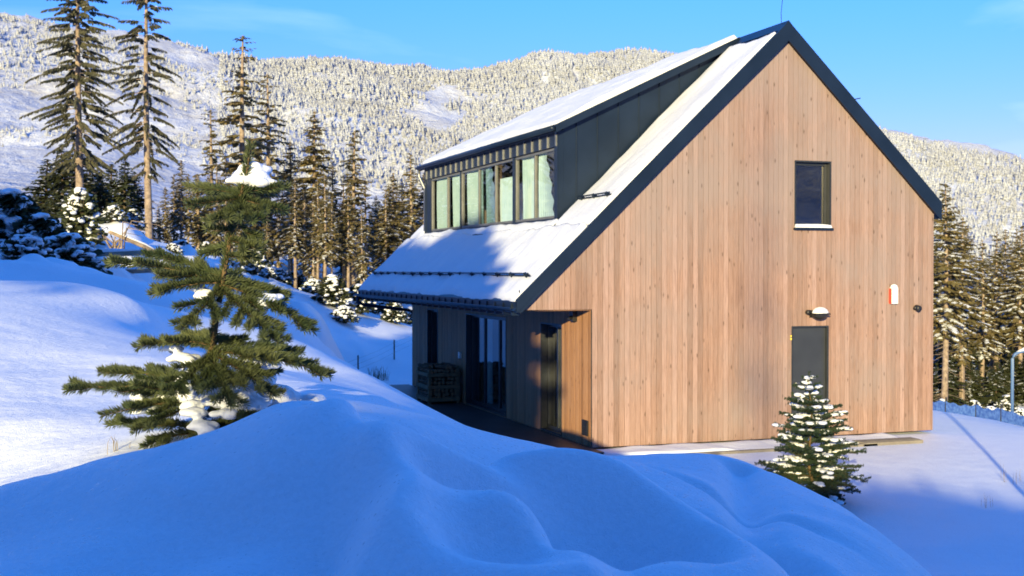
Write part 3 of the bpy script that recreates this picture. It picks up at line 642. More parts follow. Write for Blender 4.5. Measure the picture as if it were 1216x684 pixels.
# dormer windows (Y ranges read along the wall), three units between posts
wz0, wz1 = zb+.03, 5.52
U = [((8.30,10.90),(9.45,)), ((4.48,8.24),(6.9,5.7)), ((2.05,4.34),(3.2,))]
posts = []
for (a, b_), mu in U:
    w = window('dormer_window', 'x', DW-.01, a, b_, wz0, wz1, mu, .05, .07, 'frame_side')
    if a > 8: curtain(w, DW+.085, 9.5, 10.65, wz0+.03, wz1-.02, seed=1); curtain(w, DW+.085, 8.38, 9.2, wz0+.03, wz1-.02, seed=2)
    elif a > 4:
        curtain(w, DW+.085, 6.8, 8.0, wz0+.03, wz1-.02, seed=3); curtain(w, DW+.085, 5.75, 6.55, wz0+.03, wz1-.02, s0t=6.25, seed=4); curtain(w, DW+.085, 4.6, 5.6, wz0+.03, wz0+1.0, seed=5)
    else: curtain(w, DW+.085, 3.3, 4.15, wz0+.03, wz1-.02, seed=6); curtain(w, DW+.085, 2.3, 3.12, wz0+.03, wz1-.02, s0t=2.75, seed=7)
m = MB()
for a, b_ in ((10.902, DY1-.102), (8.242, 8.298), (4.342, 4.478), (DY0+.102, 2.048)): m.box(DW-.03, DW+.09, a, b_, zb-.06, 5.528)
m.box(DW-.029, DW+.08, DY0+.11, DY1-.11, zb-.07, wz0-.001)
m.build('dormer_posts', M['metal'], dm)
m = MB(); m.box(DW+2.2, DW+2.3, DY0+.12, DY1-.12, 2.86, 6.3); m.build('room_partition', M['room'], house)

# gable window: deep dark reveal, lighter sash, sill with snow
x0, x1, z0, z1 = GH[0]
def lining(name, axis, a, b_, c, d, dep, th=.02, proud=.006, bottom=True, m_='frame', off=0):
    m = MB()
    def bx(p, q, r_, s): (m.box(p, q, off-proud, off+dep, r_, s) if axis == 'y' else m.box(off-proud, off+dep, p, q, r_, s))
    bx(a-.0, a+th, c, d); bx(b_-th, b_, c, d); bx(a+th, b_-th, d-th, d)
    if bottom: bx(a+th, b_-th, c, c+th)
    return m.build(name, M[m_], house)
lining('window_reveal', 'y', x0, x1, z0, z1, .20, .03)
gwn = window('gable_window', 'y', .10, x0+.031, x1-.031, z0+.031, z1-.031, (), .055, .07)

m = MB(); m.box(x0-.02, x1+.02, -.06, .095, z0-.012, z0+.028); m.build('sill', M['metal'], gwn)
snow_slab('sill_snow', gwn, lambda x: z0+.03, x0, x1, -.055, .07, .045, .02, .01, 20, .03)
# gable door
x0, x1, z0, z1 = GH[1]
lining('door_reveal', 'y', x0, x1, z0, z1, .12, .03, bottom=False)
m = MB(); m.box(x0+.032, x1-.032, .06, .11, .02, z1-.032); gd = m.build('gable_door', M['slate'], house, bevel=.004)
m = MB(); m.tube([(x0+.10,.055,1.02),(x0+.10,.02,1.02),(x0+.22,.02,1.02)], .011, 8); m.build('handle', M['metal_light'], gd, smooth=True)
m = MB(); m.box(x0-.03, x0-.002, -.012, -.001, 1.84, 1.88); m.box(x0-.03, x0-.002, -.012, -.001, 1.90, 1.93); m.build('sticker', M['yellow'], house)
# side doors and windows
for (y0, y1, a, b_), nm, mu in ((SHO[0], 'entrance_door', (2.02,)), (SHO[1], 'terrace_door', (5.55, 6.6)), (SHO[2], 'tall_window', ())):
    lining('door_reveal' if a < .1 else 'window_reveal', 'x', y0, y1, a, b_, .22, .025)
    w = window(nm, 'x', .13 if nm != 'tall_window' else .10, y0+.026, y1-.026, a+.026, b_-.026, mu, .06, .07)
    if nm == 'entrance_door': curtain(w, .42, 1.5, 1.95, .06, 2.1, seed=11, wl=.16)
    if nm == 'terrace_door': curtain(w, .42, 6.9, 7.5, .06, 2.1, seed=12)
# fittings on the front
m = MB(); m.box(4.46,4.62,-.03,-.001,2.26,2.40); lb = m.build('wall_lamp', M['black'], house)
def dome(name, c, rx, ry, rz2, mt, par, half=True, n=16, rings=7):
    V = []; F = []
    for j in range(rings+1):
        a = (math.pi/2)*j/rings if half else -math.pi/2+math.pi*j/rings
        for i in range(n): V.append((c[0]+rx*math.cos(a)*math.cos(2*math.pi*i/n), c[1]+ry*math.cos(a)*math.sin(2*math.pi*i/n), c[2]+rz2*math.sin(a)))
    for j in range(rings):
        for i in range(n): F.append((j*n+i, j*n+(i+1) % n, (j+1)*n+(i+1) % n, (j+1)*n+i))
    return mesh_np(name, V, F, mt, par, smooth=True)
dome('lamp_body', (4.60,-.13,2.32), .16,.13,-.10, M['black'], lb); 
m = MB(); m.box(4.44,4.76,-.26,-.03,2.315,2.345); m.build('lamp_rim', M['black'], lb, bevel=.01)
dome('lamp_snow', (4.61,-.14,2.345), .165,.125,.115, M['snow_far'], lb)
m = MB(); m.tube([(4.40,-.02,2.36),(4.40,-.09,2.36)], .045, 12); m.build('lamp_bracket', M['black'], lb, smooth=True)
m = MB(); m.box(6.26,6.41,-.075,-.001,2.50,2.83); ab = m.build('alarm_box', M['white'], house, bevel=.012)
m = MB(); m.box(6.245,6.2585,-.07,-.001,2.505,2.80); m.build('red_panel', M['red'], ab)
dome('box_snow', (6.335,-.04,2.832), .075,.04,.05, M['snow_far'], ab)
m = MB(); m.tube([(6.88,-.001,2.42),(6.88,-.10,2.40)], .062, 14); m.tube([(6.80,-.06,2.42),(6.80,-.11,2.42)], .035, 10); m.build('motion_sensor', M['black'], house, smooth=True)
m = MB(); m.box(-.02,-.001,.16,.44,.18,.46)
for k in range(6): m.box(-.028,-.0205,.18,.42,.20+k*.04,.22+k*.04)
m.build('vent_grille', M['black'], house)
m = MB(); m.box(-.09,-.001,.70,.86,2.22,2.40); m.tube([(-.05,.78,2.3),(-.16,.74,2.27)], .035, 10); m.build('porch_spotlight', M['black'], house)
m = MB(); m.box(-.05,-.001,7.95,8.07,1.05,1.2); m.build('socket_box', M['white'], house)

# terrace paving and the plinth strip in front
m = MB(); m.box(-2.35, -.004, -.55, 12.9, -.14, .0); tr = m.build('terrace', M['deck'], None, bevel=.01); tag(tr, kind='structure')

# ------------------------------------------------------------------ trees
def frame_rows(d):
    """orthonormal side and normal for rows of direction vectors"""
    d = d / np.linalg.norm(d, axis=1, keepdims=True)
    up = np.tile([0., 0., 1.], (len(d), 1)); sd_ = np.cross(d, up); l = np.linalg.norm(sd_, axis=1, keepdims=True); sd_ = np.where(l > .05, sd_/np.maximum(l, 1e-6), [1., 0, 0]); return d, sd_, np.cross(sd_, d)
def kites(P0, Dv, Ln, Wd, rg, roll=.6, sag=.0):
    """leaf-like six point sprays from P0 along Dv"""
    d, s_, n_ = frame_rows(Dv); a = rg.uniform(-roll, roll, len(P0))[:, None]
    w = s_*np.cos(a) + n_*np.sin(a); L_ = Ln[:, None]; W_ = Wd[:, None]
    dn = np.array([0, 0, -1.]) * sag * L_
    j = lambda: rg.uniform(.6, 1.25, (len(P0), 1))
    v = np.stack([P0 - w*W_*.12, P0 + w*W_*.12, P0 + d*L_*.38*j() + w*W_*.5*j() + dn*.25, P0 + d*L_*.75 + w*W_*.34*j() + dn*.6, P0 + d*L_ + dn, P0 + d*L_*.7 - w*W_*.36*j() + dn*.6, P0 + d*L_*.35*j() - w*W_*.5*j() + dn*.25], 1).reshape(-1, 3)
    k = np.arange(len(P0))[:, None]*7; f = np.vstack([k + [[0,1,2,6]], k + [[6,2,3,5]]]); tri = k + [[5,3,4,4]]
    return v, f, k + [[5,3,4,5]]
def kite_mesh(name, sets, m, parent):
    V = []; F = []; b_ = 0
    for v, f, t3 in sets:
        V.append(v); F.append(f + b_)
        b_ += len(v)
    V = np.vstack(V); F = np.vstack(F)
    # tip triangles kept as slim quads by repeating through a separate tri list is avoided: extend quads only
    return mesh_np(name, V, F, m, parent)
def spruce(h, seed, base=.2, rmax=2.0, droop=.55, gap=.30, per=6, dens=1.0, dark=False, snow=.2, sparse=0.0, dead=10, trunk_r=.17, top_bare=0, lean=0, power=.75, bigspray=1.0, missing=(), hang=0.0, wd=1.0):
    rg = np.random.default_rng(seed); root = empty('spruce_tree')
    m = MB(); n = 9
    bend = rg.uniform(-.012, .012, 2)*h
    tp = lambda t: Vector((bend[0]*math.sin(t*2.6)+lean*t*h, bend[1]*math.sin(t*3.1), t*h))
    m.tube([tp(i/n) - Vector((0,0,.5 if i == 0 else 0)) for i in range(n+1)], [trunk_r*(1-.93*i/n)**.85 + .012 for i in range(n+1)], 9)
    for k in range(dead):
        t = rg.uniform(.04, base+.22); a = rg.uniform(0, 6.28); l = rg.uniform(.25, .95)*min(1.2, rmax*.6); p = tp(t); d = Vector((math.cos(a), math.sin(a), rg.uniform(-.45, .1)))
        m.tube([p, p+d*l*.55+Vector((0,0,-.03)), p+d*l+Vector((0,0,-.12*l))], [.02, .012, .005], 3, 0, False)
    br = []
    z = base*h
    P0, DV, LN, WD, SAG = [], [], [], [], []
    while z < h*.985:
        f = (z/h-base)/(1-base); Lr = rmax*(1-f)**power*(.35+.65*min(1, f*5+.3)) + .10
        nb = max(3, int(per*(1 if f < .8 else .7)))
        a0 = rg.uniform(0, 6.28)
        for k in range(nb):
            if rg.random() < sparse: continue
            a = a0 + 6.283*k/nb + rg.uniform(-.35, .35); l = Lr*rg.uniform(.38, 1.18); zz = z + rg.uniform(-.2, .2)
            if any(lo < zz/h < hi and math.cos(a-aa) > .2 for lo, hi, aa in missing): continue
            p = np.array(tp(zz/h)); up = .35*f + .05; dr = droop*(1-.55*f)*rg.uniform(.7, 1.25)
            ns = max(3, int(l/.12*dens)); ts = np.linspace(.16 if l < 1 else .28, 1, ns)
            dirh = np.array([math.cos(a), math.sin(a), 0])
            path = p + dirh*(l*ts)[:, None] + np.array([0,0,1.])*(l*(up*ts - dr*ts**2 + .22*dr*np.maximum(ts-.7, 0)*2))[:, None]
            tan = dirh + np.array([0,0,1.])*((up - 2*dr*ts)[:, None]*.8)
            sdv = np.array([-math.sin(a), math.cos(a), 0])
            for sg in (-1, 0, 1):
                dv = tan*(.75 if sg else .8) + sdv*sg*rg.uniform(.6, 1.1, (ns, 1)) + np.array([0,0,-1.])*(rg.uniform(.0, .55 if sg else 1.3, (ns, 1)) + hang*rg.uniform(.2, 1.2, (ns, 1)))
                ln = (.16 + .36*(1-ts*.75)*min(1, l/1.1))*rg.uniform(.7, 1.25, ns)*bigspray
                P0.append(path); DV.append(dv); LN.append(ln); WD.append(ln*rg.uniform(.36, .58, ns)*wd)
            if l > .4: m.tube([tuple(p), tuple(path[len(path)//2]), tuple(path[-1])], [.006+.010*l, .010, .003], 3, 0, False)
        z += gap*rg.uniform(.5, 1.5)*(1 if f < .7 else .75)
    m.build('trunk', M['bark_dark' if dark else 'bark'], root, smooth=True)
    P0, DV, LN, WD = np.vstack(P0), np.vstack(DV), np.concatenate(LN), np.concatenate(WD)
    # leader tuft
    q = 14; P0 = np.vstack([P0, np.array(tp(.985))+rg.uniform(-.03, .03, (q, 3))]); DV = np.vstack([DV, np.stack([rg.uniform(-.7,.7,q), rg.uniform(-.7,.7,q), rg.uniform(.4,1.2,q)], 1)]); LN = np.append(LN, np.full(q, .22)); WD = np.append(WD, np.full(q, .06))
    kite_mesh('crown', [kites(P0, DV, LN, WD, rg, .9, .12)], M['needles_dark' if dark else 'needles_tall' if h > 15 else 'needles'], root)
    if snow > 0:
        # clumped snow on the upper side of the boughs
        cl = fbm(P0[:, 0]*1.7+P0[:, 2]*.6, P0[:, 1]*1.7+P0[:, 2]*1.9, 1.0, 2, seed)
        s = (cl + rg.uniform(-.25, .25, len(P0)) > np.quantile(cl, 1-snow)) & (DV[:, 2] > -.9)
        dv = DV[s].copy(); dv[:, 2] *= .6
        kite_mesh('snow', [kites(P0[s] + [0, 0, .035], dv, LN[s]*.85, WD[s]*.95, rg, .15, .12)], M['snow_far'], root)
    root.name = 'spruce_tree'; reg(root)
    root['h'] = h
    return root
PROTO = {
 'A1': spruce(20, 11, base=.23, rmax=3.1, droop=.62, gap=.36, per=6, snow=.12, sparse=.12, dead=30, trunk_r=.25, power=.5, bigspray=.95, dens=1.7, hang=1.5, wd=.5),
 'A2': spruce(19, 12, base=.26, rmax=2.3, droop=.70, gap=.40, per=5, snow=.12, sparse=.28, dead=34, trunk_r=.22, power=.35, bigspray=.9, dens=1.7, hang=1.6, wd=.5),
 'B1': spruce(12, 21, base=.16, rmax=1.75, droop=.5, gap=.27, per=6, snow=.24, dead=16),
 'B2': spruce(12, 22, base=.30, rmax=1.35, droop=.5, gap=.30, per=6, snow=.30, sparse=.12, dead=24),
 'B3': spruce(12, 23, base=.22, rmax=1.5, droop=.6, gap=.36, per=5, snow=.14, sparse=.25, dead=26, power=.6),
 'B4': spruce(12, 24, base=.38, rmax=1.1, droop=.55, gap=.30, per=6, snow=.22, sparse=.1, dead=36, trunk_r=.13),
 'C1': spruce(7, 31, base=.03, rmax=2.0, droop=.42, gap=.24, per=8, snow=.07, dark=True, dead=0, trunk_r=.12, power=.9),
 'D1': spruce(13, 41, base=.34, rmax=1.9, droop=.42, gap=.30, per=7, snow=.42, dead=70, power=.8),
 'D2': spruce(13, 42, base=.42, rmax=1.5, droop=.45, gap=.30, per=6, snow=.36, dead=90, trunk_r=.19, sparse=.08, power=.7),
 'D3': spruce(13, 43, base=.28, rmax=2.1, droop=.5, gap=.33, per=7, snow=.5, dead=50, power=.85),
}
PH_ = {k: float(o['h']) for k, o in PROTO.items()}
for o in PROTO.values(): del o['h']
USED = set()
def plant(kind, px, top, D, label, group, rot=None, hgt=None, xs=1.0):
    w = W(px, 320, D); zb_ = gz(w.x, w.y); H = hgt if hgt else W(px, top, D).z - zb_
    o = PROTO[kind] if kind not in USED else copy_tree(PROTO[kind]); USED.add(kind)
    s = H/PH_[kind]; xs = xs*(1.3 if kind[0] == 'B' else 1.1); o.location = (w.x, w.y, zb_); o.scale = (s*xs, s*xs, s); o.rotation_euler = (0, 0, rot if rot is not None else (px*1.7+D) % 6.28)
    return tag(o, label, 'tree', group)
E1 = 'spruces at the edge of the wood on the left'
for a in (
 ('A1', 96, -90, 45, 'tall sparse spruce with a dark straight trunk, farthest left of the tall ones'),
 ('A2', 178, -70, 43, 'tall ragged spruce with pale brown bare trunk, beside the dark-trunked one'),
 ('C1', 150, 188, 50, 'small dark dense spruce between the two tall trunks on the left'),
 ('C1', 73, 172, 53, 'dark bushy spruce left of the tall dark trunk'),
 ('C1', 120, 205, 56, 'low dark spruce just right of the tall dark trunk'),
 ('B3', 290, 42, 62, 'highest thin spruce behind the sapling, its tip against the sky'),
 ('B3', 318, 88, 67, 'thin spruce with feathery top just right of the highest thin one'),
 ('B3', 250, 130, 58, 'thin-crowned golden spruce standing alone left of the sapling leader'),
 ('B1', 375, 132, 62, 'full pointed golden spruce in the middle of the wood edge'),
 ('B1', 345, 168, 65, 'broad olive spruce right of the sapling leader'),
 ('B2', 422, 155, 60, 'snow-flecked spruce with narrow spire between full spruce and house'),
 ('B2', 487, 182, 66, 'pointed golden spruce closest to the dormer downpipe'),
 ('B1', 468, 205, 61, 'snow-dusted spruce second from the dormer, lower than its neighbour'),
 ('B1', 503, 205, 68, 'olive spruce half hidden behind the far dormer corner'),
 ('B2', 395, 192, 70, 'slim spruce between the full pointed one and the narrow spire'),
 ('B4', 215, 190, 64, 'slim bare-stemmed spruce right of the tall ragged one'),
 ('B4', 197, 222, 60, 'short slim spruce touching the tall ragged trunk'),
 ('B1', 447, 232, 72, 'low snowy spruce between the narrow spire and the pair by the dormer')):
    plant(*a[:4], a[4], E1)
G2 = 'slim spruces deeper in the wood on the left'
rgp = random.Random(4)
for i in range(62):
    px = -30 + i*9.2 + rgp.uniform(-5, 5); D = rgp.uniform(62, 84); top = 215 + rgp.uniform(0, 80) + (25 if px < 190 else 0)
    plant(('B2','B4','B1','B1','B3')[i % 5], px, top, D, 'slim background spruce filling the wood behind the nearer left spruces', G2)
G3 = 'spruces at the edge of the wood right of the house'
for a in (
 ('D1', 1122, 218, 56, 'tallest spruce right of the house, close to its corner'),
 ('D2', 1143, 258, 58, 'spruce with long pale bare trunk, second tree from house corner'),
 ('D3', 1166, 284, 60, 'heavily snowed spruce with horizontal boughs right of the pale bare trunks'),
 ('D3', 1184, 274, 62, 'broad snow-streaked spruce left of the pipe post'),
 ('D1', 1214, 268, 60, 'spruce at the right picture edge behind the pipe post'),
 ('D2', 1104, 262, 60, 'spruce mostly hidden behind the right house corner')):
    plant(*a[:4], a[4], G3)
G4 = 'slim spruces deeper in the wood on the right'
for i in range(22):
    px = 1062 + i*9.5 + rgp.uniform(-4, 4); D = rgp.uniform(62, 86)
    plant(('D2','D1','D2','D3')[i % 4], px, 262 + rgp.uniform(0, 60), D, 'background spruce filling the wood behind the nearer right spruces', G4)
for i in range(26):
    px = 1100 + i*5.4 + rgp.uniform(-3, 3); D = rgp.uniform(57, 66)
    plant('C1' if i % 4 else 'B4', px, (405 if i % 4 else 330) + rgp.uniform(0, 35), D, 'low young spruce closing the gaps between the trunks of the right wood', 'young spruces under the right wood', xs=1.3 if i % 4 else .8)
for i in range(30):
    px = 1090 + i*5 + rgp.uniform(-3, 3); D = rgp.uniform(66, 95)
    plant('C1' if i % 3 else 'B1', px, 385 + rgp.uniform(0, 50), D, 'low young spruce closing the gaps between the trunks of the right wood', 'young spruces under the right wood', xs=1.5)
for i in range(34):
    px = 1050 + i*6.3 + rgp.uniform(-4, 4); D = rgp.uniform(60, 92)
    plant(('B1','C1','B2','D3')[i % 4], px, 330 + rgp.uniform(0, 85), D, 'low young spruce closing the gaps between the trunks of the right wood', 'young spruces under the right wood')
for i in range(16):
    px = 240 + i*18 + rgp.uniform(-7, 7); D = rgp.uniform(56, 68)
    plant(('B2','B1','B4','B3')[i % 4], px, 205 + rgp.uniform(0, 55), D, 'middle-sized golden spruce in the front rank of the left wood, lower than the pointed ones', 'middle-sized spruces in the left wood')
for i in range(46):
    px = 185 + i*7.2 + rgp.uniform(-4, 4); D = rgp.uniform(64, 90)
    plant(('B1','B2','C1')[i % 3], px, 262 + rgp.uniform(0, 40), D, 'low young spruce closing the gaps between the trunks of the left wood', 'young spruces under the left wood')
for px, top, D, xs in ((58,190,56,1.5),(88,178,58,1.5),(108,186,60,1.4),(134,196,58,1.4),(160,205,60,1.3),(42,222,60,1.3)):
    plant('C1', px, top, D, 'dark spruce in the dense shaded clump behind the tall dark trunk', 'dark spruces behind the tall dark trunk', xs=xs)
for i in range(26):
    px = 188 + i*9.5 + rgp.uniform(-4, 4); D = rgp.uniform(50, 64)
    plant(('B4','B2','B4','B3')[i % 4], px, 188 + rgp.uniform(0, 62), D, 'slim golden spruce with thin pale trunk among its neighbours behind the sapling', 'slim spruces behind the sapling', xs=.85)
# wood behind the photographer, which throws the long shadows over the foreground
G5 = 'spruces on the rise behind the camera'
def behind(kind, a, u, wtop, i, xs=1.0):
    p = au(a, u); zb_ = gz(*p); H = wtop - a*.189 - zb_
    o = copy_tree(PROTO[kind]); s = H/PH_[kind]; o.location = (p[0], p[1], zb_); o.scale = (s*xs, s*xs, s); o.rotation_euler = (0,0,i*1.3)
    tag(o, 'spruce on the snowy rise behind the camera', 'tree', G5)
PROTO['P'] = spruce(12, 51, base=.58, rmax=4.2, droop=.3, gap=.17, per=12, bigspray=1.8, snow=0, dead=6, trunk_r=.2, power=.62); PH_['P'] = 12; del PROTO['P']['h']

# ------------------------------------------------------------------ detailed young conifers (needles, twigs, snow lumps)
def young_tree(name, paths, trunk, m_needle, nl, nw, dens, seed, twigsp=.07, twl=.33, tip=.5, flat=.35, label=None, cat='tree', trunk_needles=.45):
    """paths: list of (points, radius); each gets side twigs; needles clothe every shoot"""
    rg = np.random.default_rng(seed); root = empty(name, (0,0,0), 0, label, cat)
    m = MB(); segs = []
    def poly(pts, n):
        P_ = np.array(pts); t = np.linspace(0, 1, len(P_)); q = np.linspace(0, 1, n)
        if len(P_) == 3: return (1-q)[:, None]**2*P_[0] + (2*q*(1-q))[:, None]*P_[1] + (q**2)[:, None]*P_[2]
        return np.stack([np.interp(q, t, P_[:, k]) for k in range(3)], 1)
    m.tube([tuple(p) for p in trunk[0]], trunk[1], 8)
    tr = np.array(trunk[0]); n0 = int(len(tr)*(1-trunk_needles))
    if trunk_needles > 0: segs.append(tr[n0:])
    for pts, r_ in paths:
        c = poly(pts, 10); m.tube([tuple(p) for p in c], [r_*(1-.8*i/9) for i in range(10)], 6)
        segs.append(c)
        ln = np.linalg.norm(np.diff(c, axis=0), axis=1).sum(); k = int(ln/twigsp)
        d = (c[-1]-c[0])/np.linalg.norm(c[-1]-c[0]); sdv = np.cross(d, [0,0,1.]); sdv /= np.linalg.norm(sdv)+1e-9
        for i in range(k):
            t = .10 + .85*(i+.5)/k; p = np.array([np.interp(t*9, range(10), c[:, q]) for q in range(3)])
            for sg in (-1, 1):
                if rg.random() < .12: continue
                l = ln*twl*(1.15-t)*rg.uniform(.7, 1.2)+.02*nl/.02
                dv = d*.8 + sdv*sg*.75 + np.array([0,0,rg.uniform(-flat, flat*.7)]); dv /= np.linalg.norm(dv)
                tw = poly([p, p+dv*l*.55+[0,0,-.05*l], p+dv*l+d*l*.12+[0,0,.02*l]], 6)
                m.tube([tuple(x) for x in tw], [r_*.35, r_*.3, r_*.28, r_*.25, r_*.2, r_*.12], 4, 0, False); segs.append(tw)
                if l > twigsp*2.2:
                    for s2 in (-1, 1):
                        q2 = tw[2]; d2 = dv*.7 + np.cross(dv, [0,0,1.])*s2*.7; l2 = l*.42
                        t2 = poly([q2, q2+d2*l2*.5, q2+d2*l2], 4); segs.append(t2); m.tube([tuple(x) for x in t2], r_*.2, 3, 0, False)
    m.build('trunk', M['twig'], root, smooth=True)
    PP, TT = [], []
    for s in segs:
        dl = np.linalg.norm(np.diff(s, axis=0), axis=1); L_ = dl.sum(); k = max(6, int(L_*dens)); cum = np.concatenate([[0], np.cumsum(dl)])
        q = np.sort(rg.uniform(0, L_, k)); p = np.stack([np.interp(q, cum, s[:, j]) for j in range(3)], 1); i_ = np.clip(np.searchsorted(cum, q)-1, 0, len(dl)-1)
        PP.append(p); TT.append((np.diff(s, axis=0)/np.maximum(dl, 1e-9)[:, None])[i_])
        e = 16; PP.append(np.tile(s[-1], (e, 1))); TT.append(np.tile((s[-1]-s[-2])/(np.linalg.norm(s[-1]-s[-2])+1e-9), (e, 1)))
    PP, TT = np.vstack(PP), np.vstack(TT); n = len(PP); d, s_, u_ = frame_rows(TT)
    a = rg.uniform(0, 6.283, n); a = np.where((np.sin(a) < -.3) & (rg.random(n) < .6), -a, a)
    rad = s_*np.cos(a)[:, None] + u_*np.sin(a)[:, None]; fw = rg.uniform(.45, 1.15, n)[:, None]
    nd = d*fw + rad; nd /= np.linalg.norm(nd, axis=1, keepdims=True); nd[:, 2] += .10; ln = (nl*rg.uniform(.65, 1.15, n))[:, None]
    wv = np.cross(nd, rg.normal(size=(n, 3))); wv /= np.linalg.norm(wv, axis=1, keepdims=True)
    V = np.stack([PP - wv*nw*.4, PP + nd*ln*.55 - wv*nw*.5, PP + nd*ln, PP + nd*ln*.55 + wv*nw*.5], 1).reshape(-1, 3)
    mesh_np('needles', V, np.arange(n*4).reshape(-1, 4), m_needle, root)
    return root
def blob(name, balls, parent, m, voxel=.006, seed=0, disp=.006, smooth=10):
    """snow lump: overlapping squashed balls fused by a voxel remesh"""
    V, F = [], []; b0 = 0
    for (c, r) in balls:
        r = r if hasattr(r, '__len__') else (r, r, r*.7); n, k = 14, 8
        vs_ = [(c[0]+r[0]*math.sin(math.pi*j/k)*math.cos(2*math.pi*i/n), c[1]+r[1]*math.sin(math.pi*j/k)*math.sin(2*math.pi*i/n), c[2]+r[2]*math.cos(math.pi*j/k)) for j in range(1, k) for i in range(n)]
        top, bot = len(vs_), len(vs_)+1; vs_ += [(c[0], c[1], c[2]+r[2]), (c[0], c[1], c[2]-r[2])]
        fs_ = [(j*n+i, (j+1)*n+i, (j+1)*n+(i+1) % n, j*n+(i+1) % n) for j in range(k-2) for i in range(n)]
        fs_ += [(top, i, (i+1) % n) for i in range(n)] + [(bot, (k-2)*n+(i+1) % n, (k-2)*n+i) for i in range(n)]
        V += vs_; F += [tuple(b0+q for q in f) for f in fs_]; b0 += len(vs_)
    me = bpy.data.meshes.new(name); me.from_pydata(V, [], F); me.materials.append(m); o = bpy.data.objects.new(name, me); COL.objects.link(o); o.parent = parent
    r_ = o.modifiers.new('fuse', 'REMESH'); r_.mode = 'VOXEL'; r_.voxel_size = voxel; r_.use_smooth_shade = True
    s = o.modifiers.new('soft', 'SMOOTH'); s.iterations = smooth; s.factor = .6
    tx = bpy.data.textures.get('lumpy') or bpy.data.textures.new('lumpy', 'CLOUDS'); tx.noise_scale = .05
    d = o.modifiers.new('lumps', 'DISPLACE'); d.texture = tx; d.strength = disp; d.texture_coords = 'GLOBAL'
    return o

# the sapling in the foreground: trunk and boughs set out one by one
SD = 3.55
def S(px, py, dd=0): return np.array(W(px, py, SD+dd))
trunk_px = [(226,552,0),(232,505,0),(243,455,.0),(252,410,0),(259,365,0),(266,325,0),(272,290,0),(280,250,0),(288,224,0),(294,198,0),(298,172,0)]
tpts = [S(*q) for q in trunk_px]; trad = [.011,.010,.010,.009,.008,.007,.007,.006,.005,.004,.002]
def at_tr(py): 
    ys = [q[1] for q in trunk_px][::-1]; xs = [q[0] for q in trunk_px][::-1]; return S(np.interp(py, ys, xs), py)
B = []
def bough(py0, ex, ey, dd, bulge=.0, r=.006, sag=0):
    p0 = at_tr(py0); p2 = S(ex, ey, dd); mid = (p0+p2)/2 + np.array([0,0,bulge]); B.append(([p0, mid, p2], r*.6))
for a in (
 # top whorl
 (232,223,223,.03,.012,.004),(236,224,243,-.10,.0,.004),(230,340,224,.02,.01,.004),(236,336,250,-.08,.0,.004),(236,262,232,.20,.01,.004),(238,300,262,-.16,-.005,.004),(236,318,222,.18,.02,.004),(243,252,262,-.14,-.01,.004),
 # small inter-whorl shoots
 (275,246,272,-.06,0,.003),(285,306,296,-.08,0,.003),(262,304,288,.05,0,.003),(292,246,300,.06,0,.003),(305,300,306,-.06,0,.003),
 # second whorl
 (338,128,313,-.05,.035,.007),(330,176,304,.12,.02,.006),(338,372,393,-.06,.03,.007),(334,340,352,.14,.02,.006),(342,215,392,-.22,.0,.006),(344,330,408,-.26,.01,.006),(334,250,330,.25,.03,.005),(336,180,350,-.10,.02,.006),(335,305,345,.22,.03,.005),
 # third whorl
 (410,163,413,-.05,.03,.007),(404,286,408,.10,.01,.005),(418,391,445,-.08,.03,.008),(420,325,470,-.18,.02,.006),(415,352,420,.2,.03,.006),(412,200,408,.22,.03,.006),(424,205,470,-.24,.01,.006),(422,275,480,-.28,.0,.006),(410,240,400,.28,.03,.006),
 # fourth whorl
 (470,81,464,-.06,.04,.008),(462,124,441,.12,.03,.006),(476,122,494,-.12,.02,.007),(480,160,512,-.20,.01,.006),(466,330,442,.16,.03,.006),(478,305,500,-.14,.02,.006),(470,190,440,.22,.03,.006),
 # lowest boughs, half buried
 (515,172,531,-.12,.02,.006),(512,312,498,-.02,.02,.006),(520,268,520,-.16,.01,.006),(508,130,505,.06,.02,.006),(500,300,470,.18,.02,.006)):
    bough(*a)
sap = young_tree('spruce_sapling', B, (tpts, trad), M['needles_hero'], .025, .0023, 4300, 3, .085, .28, flat=.30, trunk_needles=.97,
    label='young spruce sapling with visible needles, poking through the foreground snow mound')
def lump(pts, r, sq=.65, seed=1):
    balls = []
    rr = random.Random(seed)
    for px, py, dd, k in pts:
        c = S(px, py, dd); q = r*k*1.15; balls.append((tuple(c), (q*1.2, q*1.2, q*sq*.85)))
        for _ in range(5):
            a = rr.uniform(0, 6.28); e = q*rr.uniform(.7, 1.5); q2 = q*rr.uniform(.35, .75)
            balls.append(((c[0]+math.cos(a)*e, c[1]+math.sin(a)*e, c[2]+rr.uniform(-.35, .15)*q), (q2*1.3, q2*1.3, q2*.7)))
    return blob('snow_lump', balls, sap, M['snow'], .0045, disp=.012, smooth=12)
lump([(304,213,.03,1.0),(294,208,.04,.9),(312,217,.03,.75),(300,200,.04,.8),(288,214,.03,.7)], .030, .95)
lump([(236,342,.02,.8),(244,350,0,1),(232,334,.03,.6),(250,362,-.02,.7),(228,325,.04,.5)], .021, .9)
lump([(286,354,.0,.8),(300,360,-.02,1),(312,358,-.02,1),(322,352,.0,.7),(308,368,-.04,.7)], .024, .6)
lump([(205,413,.05,.7),(216,424,.03,1),(232,436,.0,1.1),(246,446,-.03,.9),(226,448,-.02,.8)], .026, .6)
lump([(163,488,-.05,.8),(178,486,-.05,1),(192,490,-.05,.9),(170,482,-.03,.6)], .022, .6)
lump([(232,490,-.10,.9),(238,505,-.12,1),(248,516,-.14,1),(228,480,-.06,.8)], .024, .7)
lump([(262,478,-.05,1),(280,470,-.03,1.1),(300,476,-.02,1),(290,486,-.08,1),(270,490,-.10,.8)], .027, .6)
